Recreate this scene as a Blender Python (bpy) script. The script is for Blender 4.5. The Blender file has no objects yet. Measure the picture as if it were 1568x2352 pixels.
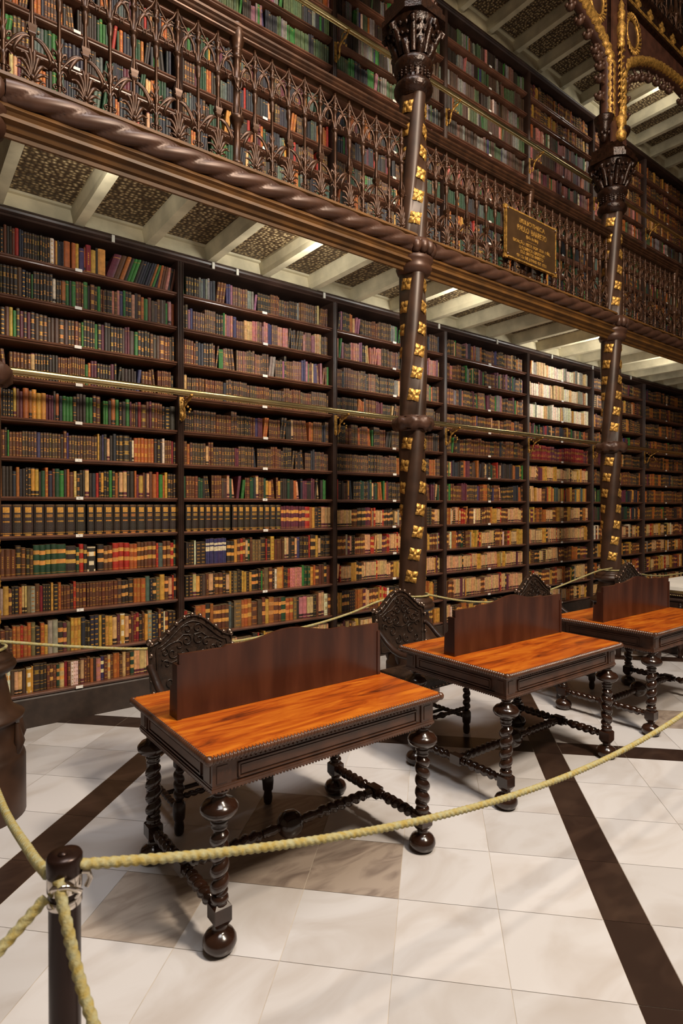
import bpy, math, random
from mathutils import Vector, Matrix
random.seed(7)
PI=math.pi
sc=bpy.context.scene
# ---------------------------------------------------------------- camera, world, lights, exposure
CW,CH,CF=1568,2352,1348.15
YAW,PITCH,ROLL=math.radians(37.399),math.radians(-.5424),math.radians(-.0129)
cam_d=bpy.data.cameras.new('camera'); cam=bpy.data.objects.new('camera',cam_d); sc.collection.objects.link(cam)
cam_d.sensor_fit='VERTICAL'; cam_d.sensor_height=36.0; cam_d.lens=CF*36/CH
cam.location=(0,0,1.75); cam.rotation_mode='XYZ'; cam.rotation_euler=(PI/2+PITCH,0,-YAW)
cam_d.clip_start=.05; cam_d.clip_end=100
cam_d.dof.use_dof=True; cam_d.dof.focus_distance=4.2; cam_d.dof.aperture_fstop=4.5
sc.camera=cam
sc.view_settings.view_transform='Standard'; sc.view_settings.look='None'
sc.view_settings.gamma=1; sc.view_settings.use_curve_mapping=False
sc.view_settings.exposure=0.0
w=bpy.data.worlds.new('world'); sc.world=w; w.use_nodes=True
w.node_tree.nodes['Background'].inputs[0].default_value=(1,.72,.5,1)
w.node_tree.nodes['Background'].inputs[1].default_value=.10
def area(name,loc,target,size,power,col,sizey=None):
    d=bpy.data.lights.new(name,'AREA'); d.energy=power; d.color=col; d.size=size
    if sizey: d.shape='RECTANGLE'; d.size_y=sizey
    o=bpy.data.objects.new(name,d); sc.collection.objects.link(o); o.location=loc
    o.rotation_euler=(Vector(target)-Vector(loc)).to_track_quat('-Z','Y').to_euler(); return o
area('lower_chandelier_light',(2.9,-1.2,6.0),(3.2,4,1.6),.8,440,(1,.84,.66))
area('upper_chandelier_light',(3.6,-1.2,9.4),(3.6,5,5.6),.6,340,(1,.84,.66))
sk=area('skylight_light',(1.0,.4,12.5),(1.2,.8,0),4.0,240,(1,.96,.93)); sk.data.spread=math.radians(110)
# ---------------------------------------------------------------- helpers
def lin(h):
    r=[int(h[i:i+2],16)/255 for i in (0,2,4)]
    return tuple(c/12.92 if c<=.04045 else ((c+.055)/1.055)**2.4 for c in r)
class MB:
    def __init__(s): s.v=[];s.f=[];s.c=[];s.s=[];s.m=[]
    def add(s,vs,fs,col=(1,1,1),smooth=False,mat=0):
        n=len(s.v); s.v.extend(vs)
        for f in fs: s.f.append(tuple(i+n for i in f)); s.c.append(col); s.s.append(smooth); s.m.append(mat)
    def quad(s,a,b,c,d,col=(1,1,1),smooth=False): s.add([a,b,c,d],[(0,1,2,3)],col,smooth)
    def box(s,x0,x1,y0,y1,z0,z1,col=(1,1,1),mat=0):
        v=[(x,y,z) for z in (z0,z1) for y in (y0,y1) for x in (x0,x1)]
        s.add(v,[(0,2,3,1),(4,5,7,6),(0,1,5,4),(2,6,7,3),(0,4,6,2),(1,3,7,5)],col,False,mat)
    def grid(s,rows,closed=True,smooth=True,caps=False,col=(1,1,1)):
        # rows: list of rings of equal length
        n=len(rows[0]); vs=[p for r in rows for p in r]; fs=[]
        for i in range(len(rows)-1):
            for j in range(n if closed else n-1):
                k=(j+1)%n; fs.append((i*n+j,i*n+k,(i+1)*n+k,(i+1)*n+j))
        s.add(vs,fs,col,smooth)
        if caps:
            s.add(list(rows[0]),[tuple(range(n))[::-1]],col); s.add(list(rows[-1]),[tuple(range(n))],col)
    def lathe(s,prof,cx=0,cy=0,cz=0,seg=20,smooth=True,rot=0,col=(1,1,1),axis='z'):
        rows=[]
        for r,z in prof:
            ring=[]
            for j in range(seg):
                a=rot+2*PI*j/seg
                if axis=='z': ring.append((cx+r*math.cos(a),cy+r*math.sin(a),cz+z))
                elif axis=='x': ring.append((cx+z,cy+r*math.cos(a),cz+r*math.sin(a)))
                else: ring.append((cx+r*math.sin(a),cy+z,cz+r*math.cos(a)))
            rows.append(ring)
        s.grid(rows,True,smooth,True,col)
    def ball(s,x,y,z,r,seg=8,rz=None,col=(1,1,1)):
        rz=rz or r; n=max(4,seg//2)
        s.lathe([(max(.0004,r*math.sin(PI*i/n)),-rz*math.cos(PI*i/n)) for i in range(n+1)],x,y,z,seg,col=col)
    def tube(s,pts,r,seg=6,flat=1.0,caps=True,rad=None,smooth=True,up=(0,1,0)):
        # rad(i,phi,length) optional modulation ; flat scales along 'up'
        pts=[Vector(p) for p in pts]; n=len(pts); rows=[]; L=0; U=Vector(up)
        for i,p in enumerate(pts):
            t=(pts[min(i+1,n-1)]-pts[max(i-1,0)])
            if t.length<1e-9: t=Vector((0,0,1))
            t.normalize(); a=U-t*U.dot(t)
            if a.length<1e-3: a=Vector((1,0,0))-t*t.x
            a.normalize(); b=t.cross(a)
            if i: L+=(pts[i]-pts[i-1]).length
            rr=r[i] if isinstance(r,(list,tuple)) else r; ring=[]
            for j in range(seg):
                ph=2*PI*j/seg; q=rr*(rad(i,ph,L) if rad else 1)
                ring.append(tuple(p+a*(q*flat*math.cos(ph))+b*(q*math.sin(ph))))
            rows.append(ring)
        s.grid(rows,True,smooth,caps)
    def twist(s,p0,p1,r,off,pitch,seg=12,dens=9,hand=1,ph0=0):
        # corkscrew (barley twist) turned bar from p0 to p1
        p0=Vector(p0);p1=Vector(p1);d=p1-p0;L=d.length;t=d.normalized()
        a=Vector((0,1,0)) if abs(t.y)<.9 else Vector((1,0,0)); a=(a-t*a.dot(t)).normalized(); b=t.cross(a)
        n=max(2,int(L/pitch*dens)); rows=[]
        for i in range(n+1):
            l=L*i/n; th=hand*2*PI*l/pitch+ph0; k=min(1,l/(pitch*.4),(L-l)/(pitch*.4)); k=max(.0,k)
            c=p0+t*l; R_=r+off; rr=[R_*(.50+.50*k*abs(math.cos((2*PI*j/seg-th)/2))**.62) for j in range(seg)]
            rows.append([tuple(c+(a*math.cos(2*PI*j/seg)+b*math.sin(2*PI*j/seg))*rr[j]) for j in range(seg)])
        s.grid(rows,True,True,True)
    def prism(s,out,a0,a1,plane='xz',smooth=False,col=(1,1,1)):
        # outline in the named plane extruded along the third axis
        def P(u,v,w): return {'xz':(u,w,v),'yz':(w,u,v),'xy':(u,v,w)}[plane]
        n=len(out)
        s.add([P(u,v,a0) for u,v in out]+[P(u,v,a1) for u,v in out],
              [(i,(i+1)%n,n+(i+1)%n,n+i) for i in range(n)],col,smooth)
        s.add([P(u,v,a0) for u,v in out],[tuple(range(n))[::-1]],col); s.add([P(u,v,a1) for u,v in out],[tuple(range(n))],col)
    def mesh(s,name,mats):
        me=bpy.data.meshes.new(name); me.from_pydata(s.v,[],s.f)
        for m in (mats if isinstance(mats,(list,tuple)) else [mats]): me.materials.append(m)
        me.polygons.foreach_set('use_smooth',s.s); me.polygons.foreach_set('material_index',s.m)
        if any(c!=(1,1,1) for c in s.c[:50]) or any(c!=(1,1,1) for c in s.c[-50:]):
            at=me.color_attributes.new('Col','FLOAT_COLOR','CORNER'); buf=[]
            for f,c in zip(s.f,s.c):
                q=(c[0],c[1],c[2],c[3] if len(c)>3 else 0.0); buf.extend(q*len(f))
            at.data.foreach_set('color',buf)
        me.update(); return me
    def build(s,name,mats,parent=None,loc=None):
        return put(name,s.mesh(name,mats),parent,loc)
def put(name,me,parent=None,loc=None,rz=0):
    o=bpy.data.objects.new(name,me); sc.collection.objects.link(o)
    if parent: o.parent=parent
    if loc: o.location=loc
    if rz: o.rotation_euler=(0,0,rz)
    return o
def tag(o,label,cat,group=None,kind=None):
    if label: o['label']=label
    if cat: o['category']=cat
    if group: o['group']=group
    if kind: o['kind']=kind
    return o
def thing(name,label,cat,loc=(0,0,0),group=None,rz=0):
    o=bpy.data.objects.new(name,None); sc.collection.objects.link(o); o.location=loc; o.rotation_euler=(0,0,rz)
    o.empty_display_size=.1
    return tag(o,label,cat,group)
def struct(o): o['kind']='structure'; return o
KIDS={}
def dup(root,loc,label=None,group=None):
    def cp(o,par):
        c=o.copy(); sc.collection.objects.link(c); c.parent=par
        for ch in o.children: cp(ch,c)
        return c
    r=cp(root,None); r.location=loc
    if label: r['label']=label
    if group: r['group']=group
    return r
# ---------------------------------------------------------------- materials
def mat(name,col,rough=.5,metal=0,var=.25,scale=8,bump=0,bscale=40,stretch=(1,1,1),attr=False,col2=None,coat=0,spec=.5,emit=None):
    m=bpy.data.materials.new(name); m.use_nodes=True; nt=m.node_tree; N=nt.nodes; Lk=nt.links
    b=N['Principled BSDF']; b.inputs['Roughness'].default_value=rough; b.inputs['Metallic'].default_value=metal
    b.inputs['Specular IOR Level'].default_value=spec; b.inputs['Coat Weight'].default_value=coat; b.inputs['Coat Roughness'].default_value=.12
    tc=N.new('ShaderNodeTexCoord'); mp=N.new('ShaderNodeMapping'); mp.inputs['Scale'].default_value=stretch; Lk.new(tc.outputs['Object'],mp.inputs[0])
    no=N.new('ShaderNodeTexNoise'); no.inputs['Scale'].default_value=scale; no.inputs['Detail'].default_value=6; Lk.new(mp.outputs[0],no.inputs['Vector'])
    c=lin(col) if isinstance(col,str) else col
    if attr:
        at=N.new('ShaderNodeAttribute'); at.attribute_name='Col'
        mr=N.new('ShaderNodeMapRange'); mr.inputs[3].default_value=1-var; mr.inputs[4].default_value=1+var; mr.inputs[1].default_value=.3; mr.inputs[2].default_value=.7
        Lk.new(no.outputs['Fac'],mr.inputs[0])
        mx=N.new('ShaderNodeVectorMath'); mx.operation='SCALE'; Lk.new(at.outputs['Color'],mx.inputs[0]); Lk.new(mr.outputs[0],mx.inputs['Scale'])
        Lk.new(mx.outputs[0],b.inputs['Base Color'])
        if attr=='metal': Lk.new(at.outputs['Alpha'],b.inputs['Metallic'])
    else:
        cr=N.new('ShaderNodeValToRGB'); e=cr.color_ramp.elements
        c2=lin(col2) if col2 else tuple(min(1,x*(1+var)) for x in c)
        c1=c if col2 else tuple(x*(1-var) for x in c)
        e[0].position=.35; e[1].position=.66; e[0].color=(*c1,1); e[1].color=(*c2,1)
        Lk.new(no.outputs['Fac'],cr.inputs[0]); Lk.new(cr.outputs[0],b.inputs['Base Color'])
    if bump:
        n2=N.new('ShaderNodeTexNoise'); n2.inputs['Scale'].default_value=bscale; n2.inputs['Detail'].default_value=4; Lk.new(mp.outputs[0],n2.inputs['Vector'])
        bp=N.new('ShaderNodeBump'); bp.inputs['Strength'].default_value=bump; bp.inputs['Distance'].default_value=.01
        Lk.new(n2.outputs['Fac'],bp.inputs['Height']); Lk.new(bp.outputs[0],b.inputs['Normal'])
    if emit:
        b.inputs['Emission Color'].default_value=(*emit[0],1); b.inputs['Emission Strength'].default_value=emit[1]
    return m
M={}
M['dark']=mat('dark_wood','2c1c15',.33,var=.35,scale=6,bump=.1,bscale=60)
M['case']=mat('bookcase_wood','35241d',.42,var=.3,scale=5)
M['shelf']=mat('shelf_wood','6c4736',.28,var=.3,scale=5)
M['back']=mat('bookcase_back','1d1511',.8,var=.2)
M['plinth']=mat('plinth_wood','332720',.5,var=.25,scale=12,bump=.1)
M['carved']=mat('polished_carved_wood','2c1910',.2,var=.35,scale=9,coat=.35)
M['frame']=mat('table_frame_wood','4e3020',.36,var=.35,scale=9,coat=.2)
M['board']=mat('reddish_panel_wood','32170e',.30,var=.4,scale=4,stretch=(3,4,.5),coat=.12,col2='4a281a')
M['iron']=mat('bronzed_iron','452c1c',.36,metal=.4,var=.35,scale=12)
M['rope_iron']=mat('bronze_rope_moulding','4b3226',.40,metal=.2,var=.2,scale=9)
M['ochre']=mat('ochre_moulding','5c3c15',.55,var=.3,scale=6)
M['gold']=mat('gilt','bd9048',.40,metal=.6,var=.5,scale=30,bump=.5,bscale=80)
M['brass']=mat('brass','cdbb88',.27,metal=1,var=.12,scale=4)
M['column']=mat('column_bronze','3a261a',.42,metal=.1,var=.4,scale=5)
M['capital']=mat('capital_bronze','28160d',.27,metal=.3,var=.5,scale=20,bump=.5,bscale=50)
M['pier']=mat('pier_wood','45281d',.5,var=.3,scale=8)
M['cream']=mat('cream_painted_wood','c2b798',.6,var=.22,scale=4,bump=.1,bscale=30)
M['leather']=mat('embossed_leather','2a1d15',.38,var=.4,scale=20,bump=.6,bscale=34)
M['stud']=mat('brass_studs','8a7466',.25,metal=.9,var=.2)
M['white']=mat('paper_label','e6e2da',.6,var=.05)
M['ink']=mat('ink','2a2622',.8,var=.05)
M['cord']=mat('yellow_rope_fibre','a08c48',.85,var=.25,scale=60,bump=.3,bscale=200,col2='a3a07c')
M['post']=mat('black_post_metal','2a1a15',.28,metal=.5,var=.15)
M['chrome']=mat('chrome','cfc6bc',.12,metal=1,var=.05)
M['book']=mat('book_cloth_and_leather','ffffff',.5,var=.28,scale=38,attr='metal',bump=.15,bscale=120)
M['plaque']=mat('plaque_bronze','4a3520',.4,metal=.4,var=.15)
M['tube']=mat('lamp_tube','ffffff',.4,emit=((1,.93,.78),14))
M['casing']=mat('lamp_casing','c9c6ba',.4,var=.05)
# table top: orange-brown figured wood
def wood_top():
    m=bpy.data.materials.new('figured_orange_wood'); m.use_nodes=True; N=m.node_tree.nodes; L=m.node_tree.links; b=N['Principled BSDF']
    tc=N.new('ShaderNodeTexCoord'); mp=N.new('ShaderNodeMapping'); mp.inputs['Scale'].default_value=(1.5,9,9); L.new(tc.outputs['Object'],mp.inputs[0])
    oi=N.new('ShaderNodeObjectInfo'); ad=N.new('ShaderNodeVectorMath'); ad.operation='ADD'; L.new(mp.outputs[0],ad.inputs[0]); L.new(oi.outputs['Location'],ad.inputs[1])
    n=N.new('ShaderNodeTexNoise'); n.inputs['Scale'].default_value=1.6; n.inputs['Detail'].default_value=8; n.inputs['Roughness'].default_value=.62; n.inputs['Distortion'].default_value=.9; L.new(ad.outputs[0],n.inputs['Vector'])
    cr=N.new('ShaderNodeValToRGB'); e=cr.color_ramp.elements; e[0].position=.30; e[1].position=.72
    e[0].color=(*lin('4a1c08'),1); e[1].color=(*lin('d07a20'),1); k=cr.color_ramp.elements.new(.46); k.color=(*lin('a4490d'),1)
    L.new(n.outputs['Fac'],cr.inputs[0]); L.new(cr.outputs[0],b.inputs['Base Color'])
    b.inputs['Roughness'].default_value=.3; b.inputs['Coat Weight'].default_value=.3; b.inputs['Coat Roughness'].default_value=.12
    return m
M['top']=wood_top()
def marble(name,base,vein,rough=.22,vs=1.0,amt=.5,rot=0):
    m=bpy.data.materials.new(name); m.use_nodes=True; N=m.node_tree.nodes; L=m.node_tree.links; b=N['Principled BSDF']
    tc=N.new('ShaderNodeTexCoord'); at=N.new('ShaderNodeAttribute'); at.attribute_name='Col'
    sc_=N.new('ShaderNodeVectorMath'); sc_.operation='SCALE'; sc_.inputs['Scale'].default_value=37.0; L.new(at.outputs['Color'],sc_.inputs[0])
    ad=N.new('ShaderNodeVectorMath'); ad.operation='ADD'; L.new(tc.outputs['Object'],ad.inputs[0]); L.new(sc_.outputs[0],ad.inputs[1])
    mp=N.new('ShaderNodeMapping'); mp.inputs['Rotation'].default_value=(0,0,rot); mp.inputs['Scale'].default_value=(1,3.2,1) if rot else (1,1.6,1); L.new(ad.outputs[0],mp.inputs[0])
    n=N.new('ShaderNodeTexNoise'); n.inputs['Scale'].default_value=1.7*vs; n.inputs['Detail'].default_value=9; n.inputs['Distortion'].default_value=1.4; L.new(mp.outputs[0],n.inputs['Vector'])
    cr=N.new('ShaderNodeValToRGB'); e=cr.color_ramp.elements; e[0].position=.30; e[1].position=.56
    e[0].color=(*lin(vein),1); e[1].color=(*lin(base),1); L.new(n.outputs['Fac'],cr.inputs[0])
    mx=N.new('ShaderNodeMix'); mx.data_type='RGBA'; mx.inputs[0].default_value=amt; mx.inputs[6].default_value=(*lin(base),1); L.new(cr.outputs[0],mx.inputs[7])
    hs=N.new('ShaderNodeHueSaturation'); L.new(mx.outputs[2],hs.inputs['Color'])
    mr=N.new('ShaderNodeMapRange'); mr.inputs[3].default_value=.88; mr.inputs[4].default_value=1.03; L.new(at.outputs['Alpha'],mr.inputs[0]); L.new(mr.outputs[0],hs.inputs['Value'])
    L.new(hs.outputs[0],b.inputs['Base Color']); b.inputs['Roughness'].default_value=rough; return m
M['marble']=marble('white_marble','cccacb','aea49c',.28,1,.6)
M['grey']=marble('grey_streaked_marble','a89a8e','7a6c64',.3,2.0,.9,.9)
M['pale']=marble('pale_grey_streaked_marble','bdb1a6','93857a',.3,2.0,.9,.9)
M['black']=marble('dark_brown_stone','2f211b','46342a',.3,2.0,.6)
M['grout']=mat('tile_joint','c4b8a8',.8,var=.2)
# openwork grille of the gallery floor
def grille():
    m=bpy.data.materials.new('openwork_iron_grille'); m.use_nodes=True; N=m.node_tree.nodes; L=m.node_tree.links; b=N['Principled BSDF']
    tc=N.new('ShaderNodeTexCoord'); v=N.new('ShaderNodeTexVoronoi'); v.inputs['Scale'].default_value=26; v.inputs['Randomness'].default_value=.6; L.new(tc.outputs['Object'],v.inputs['Vector'])
    cr=N.new('ShaderNodeValToRGB'); e=cr.color_ramp.elements; e[0].position=.10; e[1].position=.50; e[0].color=(*lin('cdb88c'),1); e[1].color=(*lin('4a3825'),1); k=e.new(.3); k.color=(*lin('8a7350'),1)
    L.new(v.outputs['Distance'],cr.inputs[0]); L.new(cr.outputs[0],b.inputs['Base Color'])
    bp=N.new('ShaderNodeBump'); bp.inputs['Strength'].default_value=.9; bp.inputs['Distance'].default_value=.02; L.new(v.outputs['Distance'],bp.inputs['Height']); L.new(bp.outputs[0],b.inputs['Normal'])
    b.inputs['Roughness'].default_value=.5; b.inputs['Metallic'].default_value=.2; return m
M['grille']=grille()
# ---------------------------------------------------------------- measured plan (metres)
D=5.173; W=1.755; UX0=2.094; XE=UX0+6*W           # bookcase front plane, bay width, upright, corner
YC=3.87; COLX=[.37,3.78,7.29,10.80]; ZB=[.27,.56,.906,1.205,1.52,1.828,2.14,2.446,2.76,3.07,3.39,3.70]
ZU=[4.44+.3*k for k in range(12)]
XL=UX0-2*W
# floor --------------------------------------------------------------------
def floor():
    a=.022; ca,sa=math.cos(PI/4),math.sin(PI/4)
    def P(s,t,z=0):
        s2=s-a*t; t2=t+a*s
        return ((s2+t2)*ca,(s2-t2)*sa,z)
    b=MB(); g=.0012
    tb=[];per=2.78
    for q in range(-5,6):
        t0=.714+per*q; tb.append((t0,t0+.19,'B'))
        st=(per-.19)/6
        for i in range(6): tb.append((t0+.19+st*i,t0+.19+st*(i+1),'c'))
    sb=[]
    for q in range(-4,6):
        s0=4.325+per*q; sb.append((s0,s0+.205,'B'))
        st=(per-.205)/6
        for i in range(6): sb.append((s0+.205+st*i,s0+.205+st*(i+1),'c'))
    R=random.Random(3)
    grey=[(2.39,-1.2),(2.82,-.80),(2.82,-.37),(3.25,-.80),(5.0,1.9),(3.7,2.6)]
    for s0,s1,a1 in sb:
        for t0,t1,a2 in tb:
            c=((s0+s1)/2,(t0+t1)/2); x,y,_=P(*c)
            if not(-3<x<13.5 and -4.5<y<6.2): continue
            m=0
            if a1=='B' or a2=='B': m=2
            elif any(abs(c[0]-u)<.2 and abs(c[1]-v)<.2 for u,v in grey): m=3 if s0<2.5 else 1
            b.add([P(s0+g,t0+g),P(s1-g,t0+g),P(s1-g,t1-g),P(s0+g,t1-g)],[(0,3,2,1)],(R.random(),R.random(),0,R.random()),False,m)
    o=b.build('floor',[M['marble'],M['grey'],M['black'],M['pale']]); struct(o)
    b=MB(); b.box(-3,13.5,-4.5,6.2,-.05,-.002)
    o=b.build('floor_bed',M['grout']); struct(o)
floor()
# rear wall, ceilings ---------------------------------------------------------
b=MB(); b.box(-3,XE+.6,D+.42,D+.6,0,12.6); struct(b.build('wall_back',M['back']))
b=MB(); b.box(XE+.5,XE+.7,-2,D+.6,0,12.6); struct(b.build('wall_right',M['back']))
def bay_ceiling(zb,zt,tag_):
    # coffers between beams ; zb beam underside, zt grille plane
    b=MB(); b.box(XL-.6,XE+.5,4.02,D+.3,zt,zt+.05); struct(b.build('ceiling',M['grille']))
    b=MB(); b.box(XL-.6,XE+.5,D+.02,D+.3,zb-.02,zt); b.box(XL-.6,XE+.5,D-.02,D+.02,zt-.02,zt); b.box(XL-.6,XE+.5,4.0,4.07,zb+.0,zt)
    struct(b.build('trim_%d'%tag_,M['cream']))
    x=1.23-.585*4; n=0
    while x<XE+.3:
        b=MB(); hw=.038
        b.prism([(x-hw,zb),(x+hw,zb),(x+hw+.004,zb+.05),(x+hw+.02,zt-.02),(x+hw+.02,zt),(x-hw-.02,zt),(x-hw-.02,zt-.02),(x-hw-.004,zb+.05)],4.04,D+.1,'xz')
        struct(b.build('trim_%d'%(tag_*100+n),M['cream'])); x+=.585; n+=1
bay_ceiling(4.055,4.2,1)
bay_ceiling(8.2,8.36,2)
b=MB(); b.box(XL-.6,XE+.5,4.0,D+.4,4.205,4.235); struct(b.build('gallery_floor',M['case']))
b=MB(); b.box(XL-.6,XE+.5,3.9,D+.4,8.42,8.5); struct(b.build('gallery_floor',M['case']))
# cornices
def cornice(z0,z1,n):
    b=MB(); p=[(D+.3,z0),(D-.035,z0),(D-.05,z0+.01),(D-.03,z0+.022),(D-.05,z0+.035),(D-.055,z0+.05),(D-.045,z0+.062),(D-.02,z1-.008),(D-.02,z1),(D+.3,z1)]
    b.prism(p,XL-.6,XE+.02,'yz'); return struct(b.build('trim_%d'%n,M['case']))
cor=cornice(3.975,4.06,3); cornice(8.04,8.14,4)
cl=MB(); cl.box(-.012,.012,-.008,.004,-.008,.05); clm=cl.mesh('clip',M['casing'])
for x in (1.49,2.65,3.68,2.40,5.1,5.45,6.6,7.9,9.05,10.3): put('clip',clm,cor,(x,D-.056,3.985))
# ---------------------------------------------------------------- bookcases
NUM=['first','second','third','fourth','fifth','sixth','seventh']
def up_mesh(z0,z1):
    b=MB(); y=D-.028
    p=[(-.031,D+.40),(-.031,D-.005),(-.026,y),(-.020,y-.004),(-.014,y+.004),(-.009,y-.002),(0,y-.010),(.009,y-.002),(.014,y+.004),(.020,y-.004),(.026,y),(.031,D-.005),(.031,D+.40)]
    b.prism(p,z0,z1,'xy'); return b.mesh('upright',M['case'])
def shelf_mesh():
    b=MB(); p=[(D+.38,0),(D,0),(D-.012,-.003),(D-.018,-.009),(D-.014,-.017),(D,-.021),(D+.002,-.030),(D+.02,-.034),(D+.38,-.034)]
    b.prism(p,.031,W-.031,'yz'); return b.mesh('shelf',M['shelf'])
lb=MB(); lb.box(-.027,.027,-.0012,0,-.012,.012); LBL=lb.mesh('shelf_label',M['white'])
def text_mesh(s,size,mat_,ext=.001,bold=0,name='lettering',sx=1):
    cu=bpy.data.curves.new(name,'FONT'); cu.body=s; cu.size=size; cu.extrude=ext; cu.align_x='CENTER'; cu.offset=bold
    o=bpy.data.objects.new(name,cu); me=bpy.data.meshes.new_from_object(o); bpy.data.objects.remove(o)
    for v in me.vertices: v.co=Vector((v.co.x*sx,-v.co.z,v.co.y))
    me.materials.clear(); me.materials.append(mat_); me.name=name; return me
SM=shelf_mesh()
LOW=[(-2,''),]
lowdesc=['lower bookcase bay at the frame edge, big black volumes along one whole shelf',
 'lower bookcase bay directly behind the nearest carved table',
 'lower bookcase bay partly hidden by the nearest twisted column',
 'lower bookcase bay just beyond the nearest twisted column, dim brown books',
 'lower bookcase bay whose top shelves hold pale whitish books',
 'lower bookcase bay partly hidden by the farther twisted column',
 'last lower bookcase bay before the dark room corner']
updesc=['upper bookcase bay above the frame-edge lower bay, seen through the railing',
 'upper bookcase bay with long rows of bright green books',
 'upper bookcase bay behind the nearest column capital',
 'upper bookcase bay just beyond the nearest column, above the brass plaque',
 'upper bookcase bay behind the farther stretch of brass rail, above the plaque',
 'upper bookcase bay behind the farther column capital',
 'last upper bookcase bay before the dark room corner']
def bookcases(zs,zl,zh,desc,lower,ub):
    um=up_mesh(zl,zh)
    for i in range(7):
        x0=UX0+W*(i-1)
        t=thing('bookcase',('dark '+desc[i]),'bookcase',(x0,0,0),'bookcase bays of the '+('ground floor' if lower else 'gallery'))
        put('upright',um,t)
        if i==6: put('upright',um,t,(W,0,0))
        b=MB(); b.box(-.03,W-.0315,D+.375,D+.40,zl,zh); b.build('back_panel',M['back'],t)
        if lower:
            b=MB(); b.prism([(D+.38,0),(D-.012,0),(D-.012,zs[0]-.045),(D-.004,zs[0]-.035),(D+.38,zs[0]-.035)],.031,W-.031,'yz'); b.build('plinth',M['plinth'],t)
        for k,z in enumerate(zs):
            s=put('shelf',SM,t,(0,0,z))
            if (lower or i>=2 or k in(0,1,3,4)) and not(lower and k==1 and i<2) and not(lower and k==3 and i<2):
                l=put('shelf_label',LBL,s,(W*.503+.004*((k*7+i)%3-1),D-.0195,-.010))
                if lower and i<2 and k in(4,2,5,6):
                    put('lettering',text_mesh({4:'V',2:'X',5:'XI',6:'L'}[k],.016,M['ink'],.0004),s,(W*.503,D-.0212,-.016))
bookcases(ZB,0,3.98,lowdesc,True,0)
bookcases(ZU,4.236,8.05,updesc,False,20)
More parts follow.
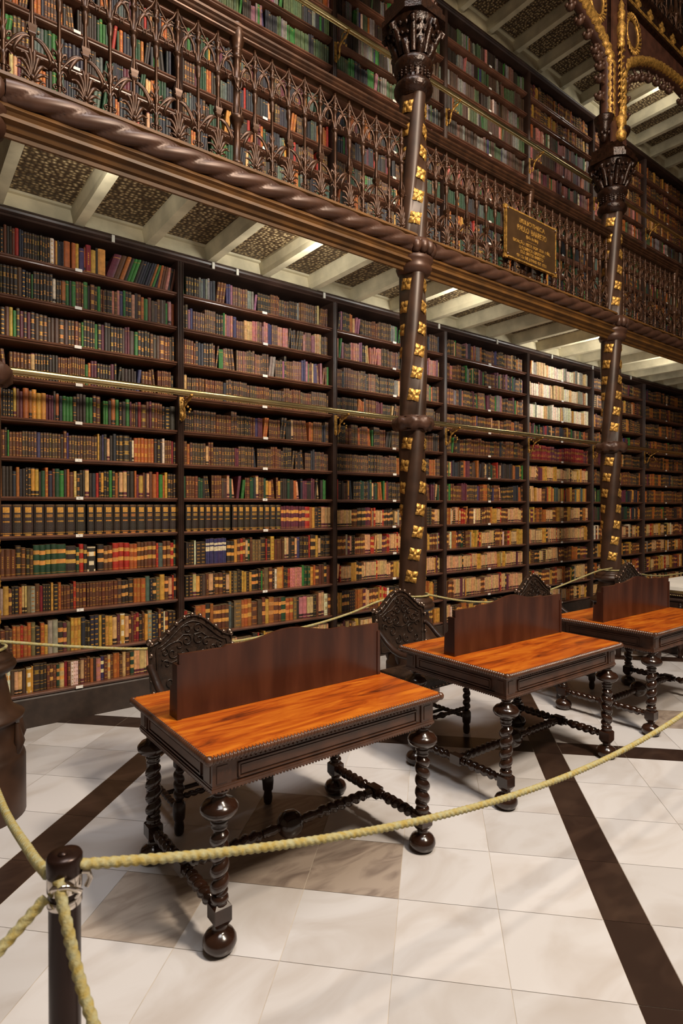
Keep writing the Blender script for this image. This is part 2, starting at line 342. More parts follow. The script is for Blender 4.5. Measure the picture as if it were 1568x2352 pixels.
# ---------------------------------------------------------------- books
PAL={k:lin(v) for k,v in dict(k='30261f',n='2a2a31',d='4a372b',b='5b3522',r='9c2a1e',c='7a1f24',m='5a2734',g='31682c',G='22402a',o='9a5426',t='c29a6a',y='b98a3a',w='d8cbb0',p='b5746a',s='8b8471',u='3a3358',e='4d5a52',l='6a5a3a',a='75706a',q='4b5a3d',x='8a5a66',z='6a4a3e').items()}
GOLD=(*lin('c08a3c'),.55); LABEL=(*lin('cf9347'),0.0); CREAM=(*lin('d9c9a6'),0.0)
def book(b,x0,wd,h,dep,z0,col,st,y0,nc,R,lean=0):
    base=(*[c*R.uniform(.85,1.15) for c in PAL[col]],0.0)
    g1=tuple(c*R.uniform(.75,1.1) for c in GOLD[:3])+(GOLD[3],)
    segs=[(0,1,base,base)]   # z0,z1,edge col, mid col
    if st=='2':
        q=R.uniform(-.02,.02); lc=LABEL if col!='u' else CREAM; lc=(*[c*R.uniform(.8,1.1) for c in lc[:3]],0)
        segs=[(0,.04,base,base),(.04,.055,g1,g1),(.055,.33+q,base,base),(.33+q,.48+q,lc,lc),(.48+q,.68+q,base,base),(.68+q,.82+q,lc,lc),(.82+q,1,base,base)]
    elif st=='3':
        segs=[(0,.5,base,base),(.5,.68,CREAM,CREAM),(.68,.74,base,base),(.74,.83,CREAM,CREAM),(.83,1,base,base)]
    elif st=='=':
        q=R.uniform(-.03,.03); dim=tuple(a*.5+c*.5 for a,c in zip(g1,base)); lab=R.random()<.5; lc=tuple(a*.6+c*.4 for a,c in zip(g1,base))
        segs=[(0,.05,base,base),(.05,.07,dim,g1),(.07,.25+q,base,base),(.25+q,.27+q,dim,g1),(.27+q,.36+q,base,lc if lab else base),(.36+q,.38+q,dim,g1),(.38+q,.62+q,base,base),(.62+q,.64+q,dim,g1),(.64+q,.74+q,base,lc),(.74+q,.76+q,dim,g1),(.76+q,.93,base,base),(.93,.945,dim,g1),(.945,1,base,base)]
    elif st==':':
        segs=[]; z=0
        for q in (.1,.26,.42,.58,.74,.9): segs+=[(z,q-.03,base,base),(q-.03,q+.01,base,g1)]; z=q+.01
        segs+=[(z,1,base,base)]
    elif st=='L':
        bt=(*PAL['k'],0) if R.random()<.5 else (*PAL['m'],0); face=base if col in 'twypo' else LABEL
        segs=[(0,.06,bt,bt),(.06,.10,face,face),(.10,.2,bt,bt),(.2,.96,face,face),(.96,1,bt,bt)]
    elif st=='v':
        segs=[(0,.05,base,base),(.05,.07,g1,g1),(.07,.3,base,base)]
        z=.3
        for q in range(6): segs+=[(z,z+.05,base,g1),(z+.05,z+.075,base,base)]; z+=.075
        segs+=[(z,1,base,base)]
    elif st=='W':
        segs=[(0,.08,CREAM,base),(.08,.25,base,base),(.25,.42,base,CREAM),(.42,.62,base,base),(.62,.80,LABEL,CREAM),(.8,.95,base,base),(.95,1,CREAM,CREAM)]
    elif st=='T':
        segs=[(0,.035,base,g1),(.035,.06,base,base),(.06,.085,g1,g1),(.085,.42,base,base),(.42,.465,base,g1),(.465,.58,base,base),(.58,.60,base,g1),(.60,.615,base,base),(.615,.635,base,g1),(.635,.65,base,base),(.65,.67,base,g1),(.67,.73,base,base),(.73,.90,base,(*lin('d39a45'),.3)),(.90,.955,base,base),(.955,.965,g1,g1),(.965,1,base,base)]
    elif nc>2 and R.random()<.4:
        segs=[(0,.85,base,base),(.85,.87,g1,g1),(.87,1,base,base)]
    bul=min(.008,wd*.22) if st!='T' else .009
    xs=[i/nc for i in range(nc+1)]
    def P(u,z):
        hz=h*z; return (x0+wd*u+lean*hz, y0-bul*math.sin(PI*u)**.6 if 0<u<1 else y0, z0+hz)
    for a,c,ce,cm in segs:
        if c-a<=0: continue
        for i in range(nc):
            mid=(0<i<nc-1) if nc>2 else True
            if st=='v': mid=(i==nc//2)
            if st=='T' and nc>4: mid=(1<=i<=nc-2)
            b.add([P(xs[i],a),P(xs[i+1],a),P(xs[i+1],c),P(xs[i],c)],[(0,1,2,3)],cm if mid else ce)
    l=x0+lean*0; lt=lean*h; y1=y0+dep
    page=(*lin('8a7558'),0) if h>.12 else base
    b.add([(x0,y0,z0),(x0,y1,z0),(x0+lt,y1,z0+h),(x0+lt,y0,z0+h)],[(0,1,2,3)],base)
    b.add([(x0+wd,y0,z0),(x0+wd+lt,y0,z0+h),(x0+wd+lt,y1,z0+h),(x0+wd,y1,z0)],[(0,1,2,3)],base)
    b.add([(x0+lt,y0,z0+h),(x0+lt,y1,z0+h),(x0+wd+lt,y1,z0+h),(x0+wd+lt,y0,z0+h)],[(3,2,1,0)],page if dep<.19 else base)
    b.add([(x0,y1,z0),(x0+wd,y1,z0),(x0+wd+lt,y1,z0+h),(x0+lt,y1,z0+h)],[(0,3,2,1)][:1] if False else [(0,1,2,3)],base)
ROWS={
 (0,4):(0.661,"kT82 kT74 kT77 kT77 kT79 kT80 kT75 kT80 _11 kT60 kT73 kT80 kT64 kT72 kT66 kT77 kT72 kT71 kT75 kT74"),
 (0,3):(0.657,"bv34 bv38 bv35 k=39 b=33 k=28 b=25 G244 G243 G241 G242 G270 k278 G225 r234 k228 kW66 _16 k252 b235 b238 r249 r248 r244 o237 o232 b233 b229 b230 b242 b234 r=21 e.44 b234 b235 r231 G233"),
 (0,2):(0.656,"s.21 y.38 b222 k:17 k:31 o:21 tL20 tL15 l.27 s:33 bv34 c.21 k:21 k:17 k:22 y.17 k:37 o:23 b=18 b=20 b=30 k=24 r=20 b=29 b=21 b=29 _8 b=19 b=23 b=29 b=25 b=23 b=29 b=24 b=24 b=21 b=31 d=37 k235 k222 k=44 o=28 o=35 o=43 e.40 n:24 k232 l:35 y.44 b237 tL34 r=13 k239"),
 (0,1):(0.654,"b=34 d.27 d=25 o:25 o:31 r:19 o:30 o=26 l.31 k:36 o:29 y=24 s.36 s.39 k238 m229 l.30 y=25 y=30 y=27 n.33 k=13 k=24 n:34 n:37 y.23 k:30 y=27 y=34 tL37 mv27 yW40 tL34 b219 b.24 c=21 c224 k=30 b=18 y.29 s:38 n:38 n=21 b222 k:26 w.12 b233 k:35 k:36 w.19"),
 (0,0):(0.653,"tL23 t.24 wW23 d.29 tL26 tL27 d.30 yW37 y.12 k=48 k=27 k=24 b=22 b226 b=24 G223 t236 c.24 b=24 w:22 w:19 w:18 b=17 tL27 b:27 b=23 o.24 k.24 p=38 u226 b:31 t223 b=24 o=32 o=20 b=27 t.27 b=36 G233 tL24 tL24 tL43 tL21 tL29 tL23 tL21"),
 (0,5):(0.660,"o.13 k.27 k.22 k.23 n.26 o.22 n.22 k.23 k:16 k=22 yL27 yL27 k.18 G.30 o:23 n.30 b.18 G.36 g.32 k.22 o.19 b.34 t=21 k=27 k.20 k.19 tL32 k.23 n.33 r.22 k=19 yL24 k=24 k=18 g.25 k=26 o.21 k.14 tL32 tL32 k.27 k.38 o.18 m.22 yL37 b.16 k.17 tL22 b.31 o.35 r.20 g.36 o.19 y=25 k=30 k=23 k=30"),
 (0,6):(0.662,"b=12 b=21 k.16 g.13 b=22 b=23 b=23 b=22 d=21 d=21 d=20 d=21 d=21 u.27 d=21 d=21 d=21 d=21 d=21 d=22 d=21 k.24 b=23 u.15 d=22 d=22 d=22 d=23 d=22 d=23 d=23 d=22 d=23 d=24 y:15 k.20 u.15 k.26 tL23 k.27 n.28 k=21 k=37 k=54 k.21 wL17 o=32 o=28 o=30 o=31 o=31 o=27 k.29 k=28 k.18 w.21 b=25 b=21 b=20 c.19 k=32"),
 (0,7):(0.663,"o.7 k.12 k:17 k:15 k:21 k:20 yL19 b.22 m.26 o.40 oL24 y:32 y.33 y.35 m.18 m.19 m.18 k.19 oL23 n.25 g.27 g.26 g.26 k=30 k.23 k.24 k.26 g.24 g.28 k=30 b=35 _21 g.18 g.23 k.28 oL34 g.29 k=24 k.34 g.32 m.16 b=18 b=16 k.24 c.27 b=47 b.24 m.19 b=31 b=25 b=23 b=23 k=23 k:49 k.51"),
 (0,9):(0.666,"k:35 b.29 y.25 g.22 k=26 m.24 k=27 m.22 k=33 d.29 d=31 d=31 d.23 d.29 d.31 d=42 d.29 d=24 d=26 b=29 b=24 g.16 k=25 k=26 k=22 k=18 g.22 k=31 m.23 k.28 k.23 k=27 k=26 k=21 k=24 d.24 m.21 m.18 d.42 g.30 k=30 k=27 k=26 k=25 b=28 d.30 d.27 b=48 b=29 b=18 d.21 k=23"),
 (0,10):(0.668,"k=16 k=27 k=23 k=23 k=30 b.30 n:29 k=15 k=23 g.13 k=25 k=23 k=24 k=23 k=23 k=25 wL24 k=23 k=16 oL33 g.27 k.19 g.31 b=26 b=20 b=15 g.34 k.20 b=35 k=23 g.23 b=22 b=11 k=20 k=21 k=23 p.18 b=26 p.19 u.29 g.19 k=24 k=30 p.27 k.26 b=29 o=24 g.36 b.31 d.28 d.25 b=24 d.39 d.15 g.20 pL31 o.31"),
 (0,11):(0.669,"k:25 b.19 k.22 k.15 b.21 r.28 n.16 n.15 k=24 k=18 k=18 k=19 k=18 k=19 k=18 k=19 k=19 k=19 w:28 b.13 y:14 n.12 n.11 n.12 n.12 o.48 _11 o.32 y=26 u.40 oL12 cv42 y.38 k.20 y.61 mA62 bA47 oA37 kA27 gA27 gA32 kA27 nA22 nA22 nA22 nA20 nA25 oA20 gA27 nA26 oB23 bB23 bB23 pB29 nB21 bB26"),
 (1,4):(2.158,"kT60 kT70 kT63 kT65 kT63 kT67 kT73 _14 kT64 kT68 kT68 kT89 kT67 kT71 kT69 kT63 m231 m230 m230 m230 m231 m233 m233 m235 m242 r262 o.34 y.35 k=37 k:47 tL49 tL39 tL40"),
 (1,3):(2.160,"kv29 k:22 k:32 w.15 k:50 k:51 u319 u322 u320 u322 u322 u321 u322 u322 u323 u322 k244 k237 y.34 b234 r230 b230 tL26 G221 b.28 l:31 l:33 l:30 k=59 r.15 k=43 y:44 b.31 b.36 b.24 b.29 tL26 tL29 k.30 k=45 tL27 u.33 k=20 k=23 k=38 k=34 r=20 k242 k227 y=31 tL32 k=21 k=22 k=21 k=64"),
 (1,2):(2.156,"k:34 k:38 tL35 bL37 k:19 d.39 bv30 tL46 k:18 b242 b241 k:31 tL38 y=21 k:23 l:43 k:29 k=18 y:25 y=27 k:32 y:27 k254 k221 k=28 g.18 b=24 l.52 b239 k:33 w=26 y266 o=13 k=29 k=22 r=26 p:30 p:33 p:31 p:29 p:31 g.29 G=37 G=38 y=41 o=25 b245 b.42 b.28 k236 b.50"),
 (1,1):(2.241,"d.14 o=60 o=43 k246 o.32 b243 b242 b236 b239 e.32 k.25 l:81 o232 o241 o242 b=66 d.52 b239 y240 o259 b260 b229 G255 o248 o243 l:43 k.33 pL49 pL48 tL41 tL42 k=38 b.30 tL40 tL38 w=47 b243"),
}

# palettes for the other shelves : (weight, colour, style, run max)
PL={
'dust':[(5,'d','=',6),(4,'k','=',5),(4,'z','=',6),(3,'b','=',4),(2,'a','.',3),(2,'x','.',2),(1.5,'g','.',1),(1.5,'n','.',2),(1.5,'o','=',2),(1,'p','=',2),(1,'t','.',1),(.7,'u','.',2),(1.5,'m','.',2)],
'rosy':[(5,'z','=',7),(4,'p','=',4),(3,'x','.',2),(3,'d','=',4),(2,'t','=',3),(1.2,'g','.',1),(2,'k','=',3),(1,'u','.',2)],
'brown':[(6,'b','=',7),(5,'d','=',8),(4,'k','=',6),(2,'k','.',3),(1,'u','.',1),(1,'m','.',2),(.8,'t','L',1),(.9,'g','.',1),(2,'o','=',4),(1,'n','.',2)],
'mix':[(4,'k','.',3),(3,'k','=',4),(3,'n','.',2),(2,'d','.',3),(1.4,'g','.',1),(2,'G','.',2),(2,'o','.',2),(2,'t','L',1),(2,'m','.',3),(1,'r','.',1),(2,'b','=',4),(1,'y','L',2)],
'label':[(4,'b','2',5),(3,'k','2',4),(5,'t','L',6),(3,'y','=',3),(2,'r','2',2),(2,'k',':',3),(2,'o','=',4),(1,'G','2',2),(1,'w','.',1),(2,'b','=',4),(1,'m','2',3),(1,'s','.',1)],
'tan':[(9,'t','L',8),(3,'y','=',4),(2,'b','2',3),(1,'k','2',2),(1,'m','.',2),(1,'r','2',1)],
'pale':[(6,'w','.',8),(4,'t','.',5),(3,'s','.',6),(1,'y','.',3),(.5,'o','.',1),(.5,'a','.',2),(.3,'r','.',1)],
'orange':[(3,'y','.',3),(3,'o','.',3),(2,'t','.',3),(1.5,'k','.',3),(1.5,'e','.',4),(1,'b','=',3),(.6,'G','.',1),(.6,'r','.',1)],
'rred':[(6,'c','=',8),(3,'m','=',5),(2,'b','=',3)],
'green':[(8,'q','.',8),(4,'g','.',4),(3,'a','.',4),(4,'n','.',4),(3,'k','.',4),(1.5,'x','.',2),(.6,'u','.',1),(1,'a','.',3)],
'updark':[(6,'a','.',6),(5,'d','.',8),(4,'k','.',6),(3,'q','.',5),(2,'z','.',4),(1.2,'g','.',2),(.8,'u','.',2),(.8,'o','.',1),(1,'p','.',3),(.5,'w','.',1)],
'upred':[(4,'p','.',4),(4,'z','.',4),(3,'d','.',5),(2,'m','.',3),(2,'o','.',3),(1,'q','.',2),(1,'g','.',2),(1,'w','=',2)],
'upora':[(2.5,'o','=',2),(5,'n','.',5),(4,'G','.',4),(5,'k','.',4),(4,'d','=',5),(.8,'t','L',2),(.8,'y','=',2),(1.2,'g','.',2),(2,'m','.',2),(2,'e','.',3),(1,'r','.',1)],
'uppink':[(4,'q','.',5),(4,'x','.',5),(3,'z','.',4),(1,'u','.',1),(2,'g','.',3),(3,'n','.',3)],
'gilt':[(2,'y','=',2),(5,'b','=',5),(4,'k',':',3),(1,'t','=',2),(2,'m','=',2),(4,'d','=',4),(3,'o','=',2)],
}
def pal_for(lower,i,k):
    if lower:
        if i==4: return {11:'pale',10:'pale',9:'pale',8:'mix',7:'rred',6:'tan',5:'orange',4:'label',3:'tan',2:'label',1:'label',0:'label'}[k]
        if i in(1,2): return {11:'dust',10:'rosy',9:'dust',8:'brown',7:'brown',6:'brown',5:'mix',4:'label',3:'label',2:'tan' if i==2 else 'label',1:'label',0:'tan'}[k]
        if i==5: return 'mix' if k in(4,5) else 'gilt' if k in(10,9) else 'label' if k<5 else 'brown'
        if i==6: return 'brown' if k>3 else 'label'
        return {11:'dust',10:'dust',9:'dust',8:'brown',7:'brown',6:'mix',5:'brown',4:'label',3:'label',2:'tan',1:'tan',0:'label'}[k] if i==3 else {8:'brown'}.get(k,'brown')
    if k<=(5 if i<3 else 4): return 'upora'
    if i<=1: return {6:'uppink',7:'green',8:'green',9:'upred'}.get(k,'updark')
    if i==4: return 'gilt' if k>=10 else 'upred' if k in(6,7,8,9) else 'green' if k<6 else 'updark'
    if i==5: return 'gilt' if k>=9 else 'upred' if k in(7,8) else 'green'
    if i==6: return 'gilt' if k>=8 else 'updark'
    return 'updark' if k>=8 else ('upred' if k in (5,6) else 'green' if (k==4 or i==2) else 'updark')
def gen_row(x0,x1,pal,R,clear):
    # tokens for a shelf of books : (colour, style, width, height, lean)
    out=[];x=x0;ws=[p[0] for p in pal]
    while x<x1-.012:
        p=R.choices(pal,ws)[0]; n=R.randint(1,p[3]); wd=R.uniform(.016,.031)
        if p[3]>=4: wd=R.uniform(.016,.030)
        h=R.uniform(.66,.82)*clear*HF; hj=.002 if n>2 else .01
        lean=R.choice([0]*14+[.12,-.1]) if n<4 else 0
        for _ in range(n):
            if x+wd+abs(lean)*h>x1: return out
            out.append((x,wd,h+R.uniform(-hj,hj),p[1],p[2],lean)); x+=wd+.0008
        if lean: x+=abs(lean)*h*.8
    return out
ALL=[]
HF=1
def fill(zs,lower):
    for i in range(7):
        for k,z in enumerate(zs):
            R=random.Random(1000*i+10*k+(5 if lower else 0)+77)
            clear=(zs[k+1] if k<11 else z+.30)-z-.036
            bx=UX0+W*(i-1)
            row=[]
            if lower and (i,k) in ROWS:
                xs,s=ROWS[(i,k)]; x=xs
                if i==1 and x>bx+.1: row+=gen_row(bx+.04,x-.01,PL['label'],R,clear)
                if i==0: row+=[(a,b_,c,d,e,f,0) for a,b_,c,d,e,f in gen_row(bx+.04,x-.005,PL['label' if k<5 else 'brown'],R,clear)]
                hb=R.uniform(.70,.80); prev=None; cnt=0
                for tk in s.split():
                    if tk[0]=='_': x+=int(tk[1:])/1000; continue
                    c,st,wd=tk[0],tk[1],int(tk[2:])/1000; cnt+=1
                    if (c,st)!=prev: hb=R.uniform(.72,.86) if k!=11 else R.uniform(.74,.92)
                    prev=(c,st); lean=0
                    if st in 'AB': lean=.34 if st=='A' else .2; st='.'; hb=.84
                    hh=(.91 if st=='T' else hb+R.uniform(-.012,.012))*clear
                    ww=wd-(.0012 if st!='T' else .005)
                    if lean: ww=max(.010,wd-.002)
                    row.append((x,ww,hh,c,st,lean,cnt)); x+=wd
                if x<bx+W-.1: row+=gen_row(x+.003,bx+W-.04,PL['tan'],R,clear)
            else: row=gen_row(bx+.036,bx+W-.036,PL[pal_for(lower,i,k)],R,clear)
            for r in row:
                x,wd,h,c,st,ln=r[:6]; cnt=r[6] if len(r)>6 else 0
                y=D+.028+R.uniform(0,.012 if st!='T' else .001)
                dist2=x*x+y*y+(z-1.6)**2
                dot=y/math.sqrt(dist2)
                area_=wd*h/dist2*dot
                ALL.append(dict(x=x,w=wd,h=h,c=c,s=st,l=ln,y=y,z=z,i=i,k=k,n=cnt,a=area_,lo=lower,R=R.random()))
fill(ZB,True); HF=1.1; fill(ZU,False)
enc=[q for q in ALL if q['s']=='T']
cand=[q for q in ALL if q['n'] and q['s']!='T' and not(q['i']==0 and q['k']==0 and (q['x']>1.80 or q['x']<.70)) and not (q['i']==0 and q['k']==1 and q['x']<.72)
      and not(q['i']==1 and q['k']==1 and q['x']<2.62)]
cand.sort(key=lambda q:-q['a']); big=cand[:300]
for q in big+enc: q['one']=True
ORD=['','first','second','third','fourth','fifth','sixth','seventh','eighth','ninth','tenth','eleventh','twelfth','thirteenth','fourteenth','fifteenth','sixteenth','seventeenth','eighteenth','nineteenth','twentieth']
TEN={2:'twenty',3:'thirty',4:'forty',5:'fifty',6:'sixty'}
def ordn(n):
    if n<=20: return ORD[n]
    t,u=divmod(n,10); return (TEN[t]+'-'+ORD[u]) if u else TEN[t][:-1]+'ieth'
CN=dict(k='black',n='dark grey-blue',d='dark taupe',b='brown',r='bright red',c='crimson',m='maroon',g='bright green',G='dark green',o='orange-brown',t='tan',y='yellow-brown',w='cream',p='pink',s='grey-beige',u='navy',e='grey-green',l='olive')
SN={'.':'plain','2':'double-labelled','3':'white-banded','=':'gilt-lined',':':'gilt-dotted','L':'pale-spined','v':'side-lettered','W':'torn','T':''}
SH=['bottom','second','third','fourth','fifth','sixth','seventh','eighth','ninth','tenth','eleventh','top']
bm=M['book']
for q in big+enc:
    b=MB(); R=random.Random(int(q['R']*1e6)); book(b,0,q['w'],q['h'],.17,0,q['c'],q['s'],0,5,R,q['l'])
    bay='frame-edge bay' if q['i']==0 else 'second bay'
    if q['s']=='T':
        o=b.build('encyclopedia_volume',bm,None,(q['x'],q['y'],q['z']+.0005))
        tag(o,'tall black volume with gilt emblem, %s of its matching set in the %s'%(ordn(q['n']),bay),'book','matching black encyclopedia volumes')
    else:
        o=b.build('book',bm,None,(q['x'],q['y'],q['z']+.0005))
        tag(o,'%s %s book, %s along the %s shelf up, %s'%(SN[q['s']],CN[q['c']],ordn(q['n']),SH[q['k']],bay),'book','books on the ground floor shelves')
b=MB()
for q in ALL:
    if q.get('one'): continue
    nc=3 if q['i']<3 else 2
    book(b,q['x'],q['w'],q['h'],.17,q['z']+.0005,q['c'],q['s'],q['y'],nc,random.Random(int(q['R']*1e6)),q['l'])
o=b.build('books',bm); tag(o,'several thousand old bound books filling the rest of the dark shelves','books','',kind='stuff')
# far end wall bookcase (faces the hall) ------------------------------------------
def end_case(z0,zs,zt,label):
    t=thing('bookcase',label,'bookcase',(XE+.06,0,0),'bookcases on the end wall'); L=2.6
    b=MB()
    for yy in (D-.02,D-1.77,D-3.5): b.box(0,.4,yy-.03,yy+.03,z0,zt)
    b.build('upright',M['case'],t)
    b=MB(); b.box(.38,.4,D-3.5,D,z0,zt); b.build('back_panel',M['back'],t)
    for z in zs:
        b=MB(); b.box(0,.38,D-3.47,D-.05,z-.034,z); b.build('shelf',M['shelf'],t)
    R=random.Random(5); b=MB()
    for z in zs:
        y=D-.1
        while y>D-3.4:
            wd=R.uniform(.02,.035); h=R.uniform(.18,.22); c=(*[v*R.uniform(.7,1.2) for v in PAL[R.choice('kbdonktyc')]],0)
            b.box(.03,.2,y-wd,y-.001,z,z+h,c); y-=wd
    return b
bb=end_case(0,ZB,3.98,'dark bookcase on the end wall at the room corner, ground floor')
b2=end_case(4.3,ZU,8.05,'dark bookcase on the end wall at the room corner, gallery floor')
bb.f+= [tuple(i+len(bb.v) for i in f) for f in b2.f]; bb.v+=b2.v; bb.c+=b2.c; bb.s+=b2.s; bb.m+=b2.m
o=bb.build('books',bm,None,(XE+.06,0,0)); tag(o,'dark bound books on the shelves of the end wall','books',kind='stuff')
# ---------------------------------------------------------------- brass rails with gilt brackets
def bracket_mesh():
    b=MB(); s=[]
    for i in range(25):
        a=i/24; s.append((.012*math.sin(a*9),-.24+.20*a+.03*math.sin(a*PI),-.20*a**1.3-.02))
    b.tube(s,[.011+.004*math.sin(i*1.3) for i in range(25)],8)
    for q in range(6): b.ball(.012*math.sin(q*2),-.045-.03*q if q<3 else -.1-.02*q,-.04-.026*q,.012,6)
    for sgn in (1,-1):
        b.tube([(sgn*.004,-.22,-.01),(sgn*.02,-.19,-.03),(sgn*.024,-.15,-.02),(sgn*.012,-.13,-.035),(sgn*.004,-.12,-.06)],[.005,.008,.008,.006,.003],6)
    b.tube([(0,0,-.17),(0,-.02,-.19),(0,-.01,-.23)],[.012,.012,.004],6)
    b.box(-.018,.018,-.01,.0,-.22,-.01)
    # flip so that the arm reaches out towards the hall at the top
    b.v=[(x,(-.24-y) if False else y,z) for x,y,z in b.v]
    return b.mesh('bracket',M['gold'])
BRK=bracket_mesh()
def rail(z,label):
    t=thing('brass_rail',label,'rail',(0,D-.25,z),'brass ladder rails in front of the bookcases')
    b=MB(); b.lathe([(.024,XL),(.024,XE+.02)],0,0,0,14,axis='x'); b.lathe([(.008,XL),(.008,XE)],0,.012,-.024,8,axis='x'); b.build('tube',M['brass'],t)
    for i in range(-1,7): put('bracket',BRK,t,(UX0+W*i,.222,0))
rail(2.755,'long polished brass rail crossing the lower bookcases on gilt brackets')
rail(6.80,'long polished brass rail crossing the upper bookcases on gilt brackets')
# ---------------------------------------------------------------- gallery edge : mouldings and rope
def prof_sweep(b,p,x0,x1): b.prism(p,x0,x1,'yz')
def fascia():
    b=MB(); p=[(3.80,4.20),(3.775,4.19),(3.765,4.165),(3.79,4.15),(3.80,4.13),(3.80,4.02),(3.765,4.01),(3.755,3.985),(3.775,3.975),(3.785,3.96),(3.765,3.945),(3.765,3.925),(3.80,3.915),(3.815,3.89),(3.835,3.885),(3.84,3.86),(3.85,3.855),(4.0,3.975),(4.06,3.985),(4.06,4.20)]
    prof_sweep(b,p,XL-.6,XE); struct(b.build('trim_5',M['ochre']))
fascia()
def rope_section(x0,x1,label,z=4.078,y=3.772,r=.068):
    b=MB(); n=int((x1-x0)/.012); pitch=.255*3
    pts=[(x0+(x1-x0)*i/n,y,z) for i in range(n+1)]
    def rad(i,ph,L):
        a=(3*(ph+2*PI*(x0+(x1-x0)*i/n)/pitch))%(2*PI); u=a/(2*PI)
        return .66+.38*(math.sin(PI*u)**.5)
    b.tube(pts,r,28,rad=rad)
    return tag(b.build('rope_moulding',M['rope_iron']),label,'moulding','twisted rope mouldings along the gallery edge')
cl_=[XL-.6]+COLX+[XE]
rl=['thick twisted bronze rope moulding under the railing left of the frame-edge column','thick twisted bronze rope moulding below the nearest gallery railing',
 'thick twisted bronze rope moulding below the railing with the brass plaque','twisted bronze rope moulding beyond the farther column','far twisted bronze rope moulding running to the room corner']
for i in range(1,5): rope_section(cl_[i]+.14,cl_[i+1]-.14,rl[i])
# ---------------------------------------------------------------- railing
def leaf(b,pts,w,flat=.35,up=(0,1,0)):
    n=len(pts); b.tube(pts,[max(.0015,w*math.sin(PI*(i+.6)/(n+.4))**.8) for i in range(n)],6,flat,up=up)
def spiral(b,cx,cz,r,turn,sgn,y=0,w=.006,a0=0):
    pts=[]
    for i in range(15):
        t=i/14; a=a0+sgn*t*turn; q=r*(1-.75*t); pts.append((cx+q*math.cos(a),y,cz+q*math.sin(a)))
    b.tube(pts,[w*(1-.3*i/14) for i in range(15)],6); b.ball(pts[-1][0],y,pts[-1][2],w*1.5,6)
def caps(b,r=.013):
    b.lathe([(r,.0),(r,.575),(.016,.58),(.026,.592),(.030,.60),(.022,.607),(.013,.62),(.012,.74),(.020,.748),(.024,.757),(.020,.766),(.013,.772),(.019,.80),(.024,.808),(.018,.818),(.012,.83),(.012,.93)],seg=10)
    b.lathe([(.013,.50),(.019,.52),(.021,.56),(.017,.58)],seg=8)
def bal_major():
    b=MB(); caps(b,.0125)
    # acanthus base
    for s in (1,-1):
        for k,(dx,dz,w) in enumerate(((.018,.20,.014),(.045,.165,.015),(.068,.12,.016),(.072,.070,.014),(.055,.03,.011))):
            pts=[(s*dx*(t**1.2),-.012*math.sin(PI*t)-.006,.012+dz*math.sin(t*PI/2*.98)) for t in [i/7 for i in range(8)]]
            pts.append((s*(dx+.014),-.012,.012+dz-.008)); leaf(b,pts,w*.8,.5)
        spiral(b,s*.055,.022,.016,4.5,s,-.004,.006,PI/2)
        # arching arms down to the neighbours
        arm=[(s*(.008+.139*t),0,.285-.135*t**1.6+.015*math.sin(PI*t)) for t in [i/10 for i in range(11)]]
        b.tube(arm,[.005+.010*math.sin(PI*min(1,(i+.8)/9)) for i in range(11)],7,.6)
        leaf(b,[(s*.03,-.006,.275),(s*.055,-.02,.25),(s*.085,-.024,.20),(s*.10,-.02,.165),(s*.092,-.01,.15)],.012,.6)
        leaf(b,[(s*.085,0,.225),(s*.11,0,.245),(s*.128,0,.232)],.009)
    b.ball(0,-.014,.04,.018,8); b.lathe([(.02,0),(.022,.02),(.014,.03)],seg=8)
    # crown
    b.lathe([(.016,.285),(.024,.295),(.03,.30),(.024,.31),(.034,.335),(.036,.35),(.018,.352)],seg=4,rot=PI/4,smooth=False)
    for a in range(4):
        x,y=.026*math.cos(a*PI/2+PI/4),.026*math.sin(a*PI/2+PI/4); b.tube([(x,y,.345),(x*.8,y*.8,.39),(x*.5,y*.5,.425)],[.006,.004,.001],5)
        b.ball(x*1.5,y*1.5,.302,.008,6)
    return b.mesh('baluster',M['iron'])
def bal_minor():
    b=MB(); caps(b,.0115)
    for s in (1,-1):
        spiral(b,s*.022,.045,.018,5.5,-s,-.002,.006,PI/2+s*.2)
        b.tube([(s*.02,0,.028),(s*.045,0,.012),(s*.07,0,.006)],[.006,.005,.003],6)
        b.tube([(s*.003,0,.12),(s*.02,0,.155),(s*.034,0,.148),(s*.040,0,.135)],[.006,.008,.006,.003],6)
        leaf(b,[(s*.002,-.004,.205),(s*.02,-.01,.25),(s*.036,-.006,.262),(s*.040,0,.245),(s*.034,0,.235)],.011,.7)
        leaf(b,[(s*.002,-.004,.27),(s*.012,-.006,.30),(s*.018,0,.325)],.008,.7)
    b.lathe([(.016,.055),(.019,.075),(.014,.10),(.019,.115),(.016,.13),(.012,.14)],seg=8)
    b.lathe([(.014,.20),(.02,.225),(.022,.255),(.014,.27),(.016,.285),(.011,.34)],seg=8)
    return b.mesh('baluster',M['iron'])
def tracery():
    b=MB()
    for s in (1,-1):
        b.tube([(s*.006,0,.60),(s*.016,0,.655),(s*.038,0,.715),(s*.075,0,.775),(s*.118,0,.83),(s*.143,0,.885),(s*.147,0,.93)],[.009,.009,.008,.008,.007,.007,.006],6)
        leaf(b,[(s*.03,-.008,.655),(s*.038,-.016,.70),(s*.062,-.02,.735),(s*.088,-.012,.742)],.012,.5)
        leaf(b,[(s*.062,-.006,.735),(s*.094,-.01,.765),(s*.118,-.008,.768)],.009,.5)
        b.tube([(s*.026,0,.66),(s*.044,0,.668),(s*.062,0,.655),(s*.066,0,.638)],[.005,.006,.005,.004],6); b.ball(s*.066,0,.632,.010,6)
        b.tube([(s*.10,0,.80),(s*.118,0,.79),(s*.132,0,.80)],[.004,.006,.003],6)
    return b.mesh('tracery',M['iron'])
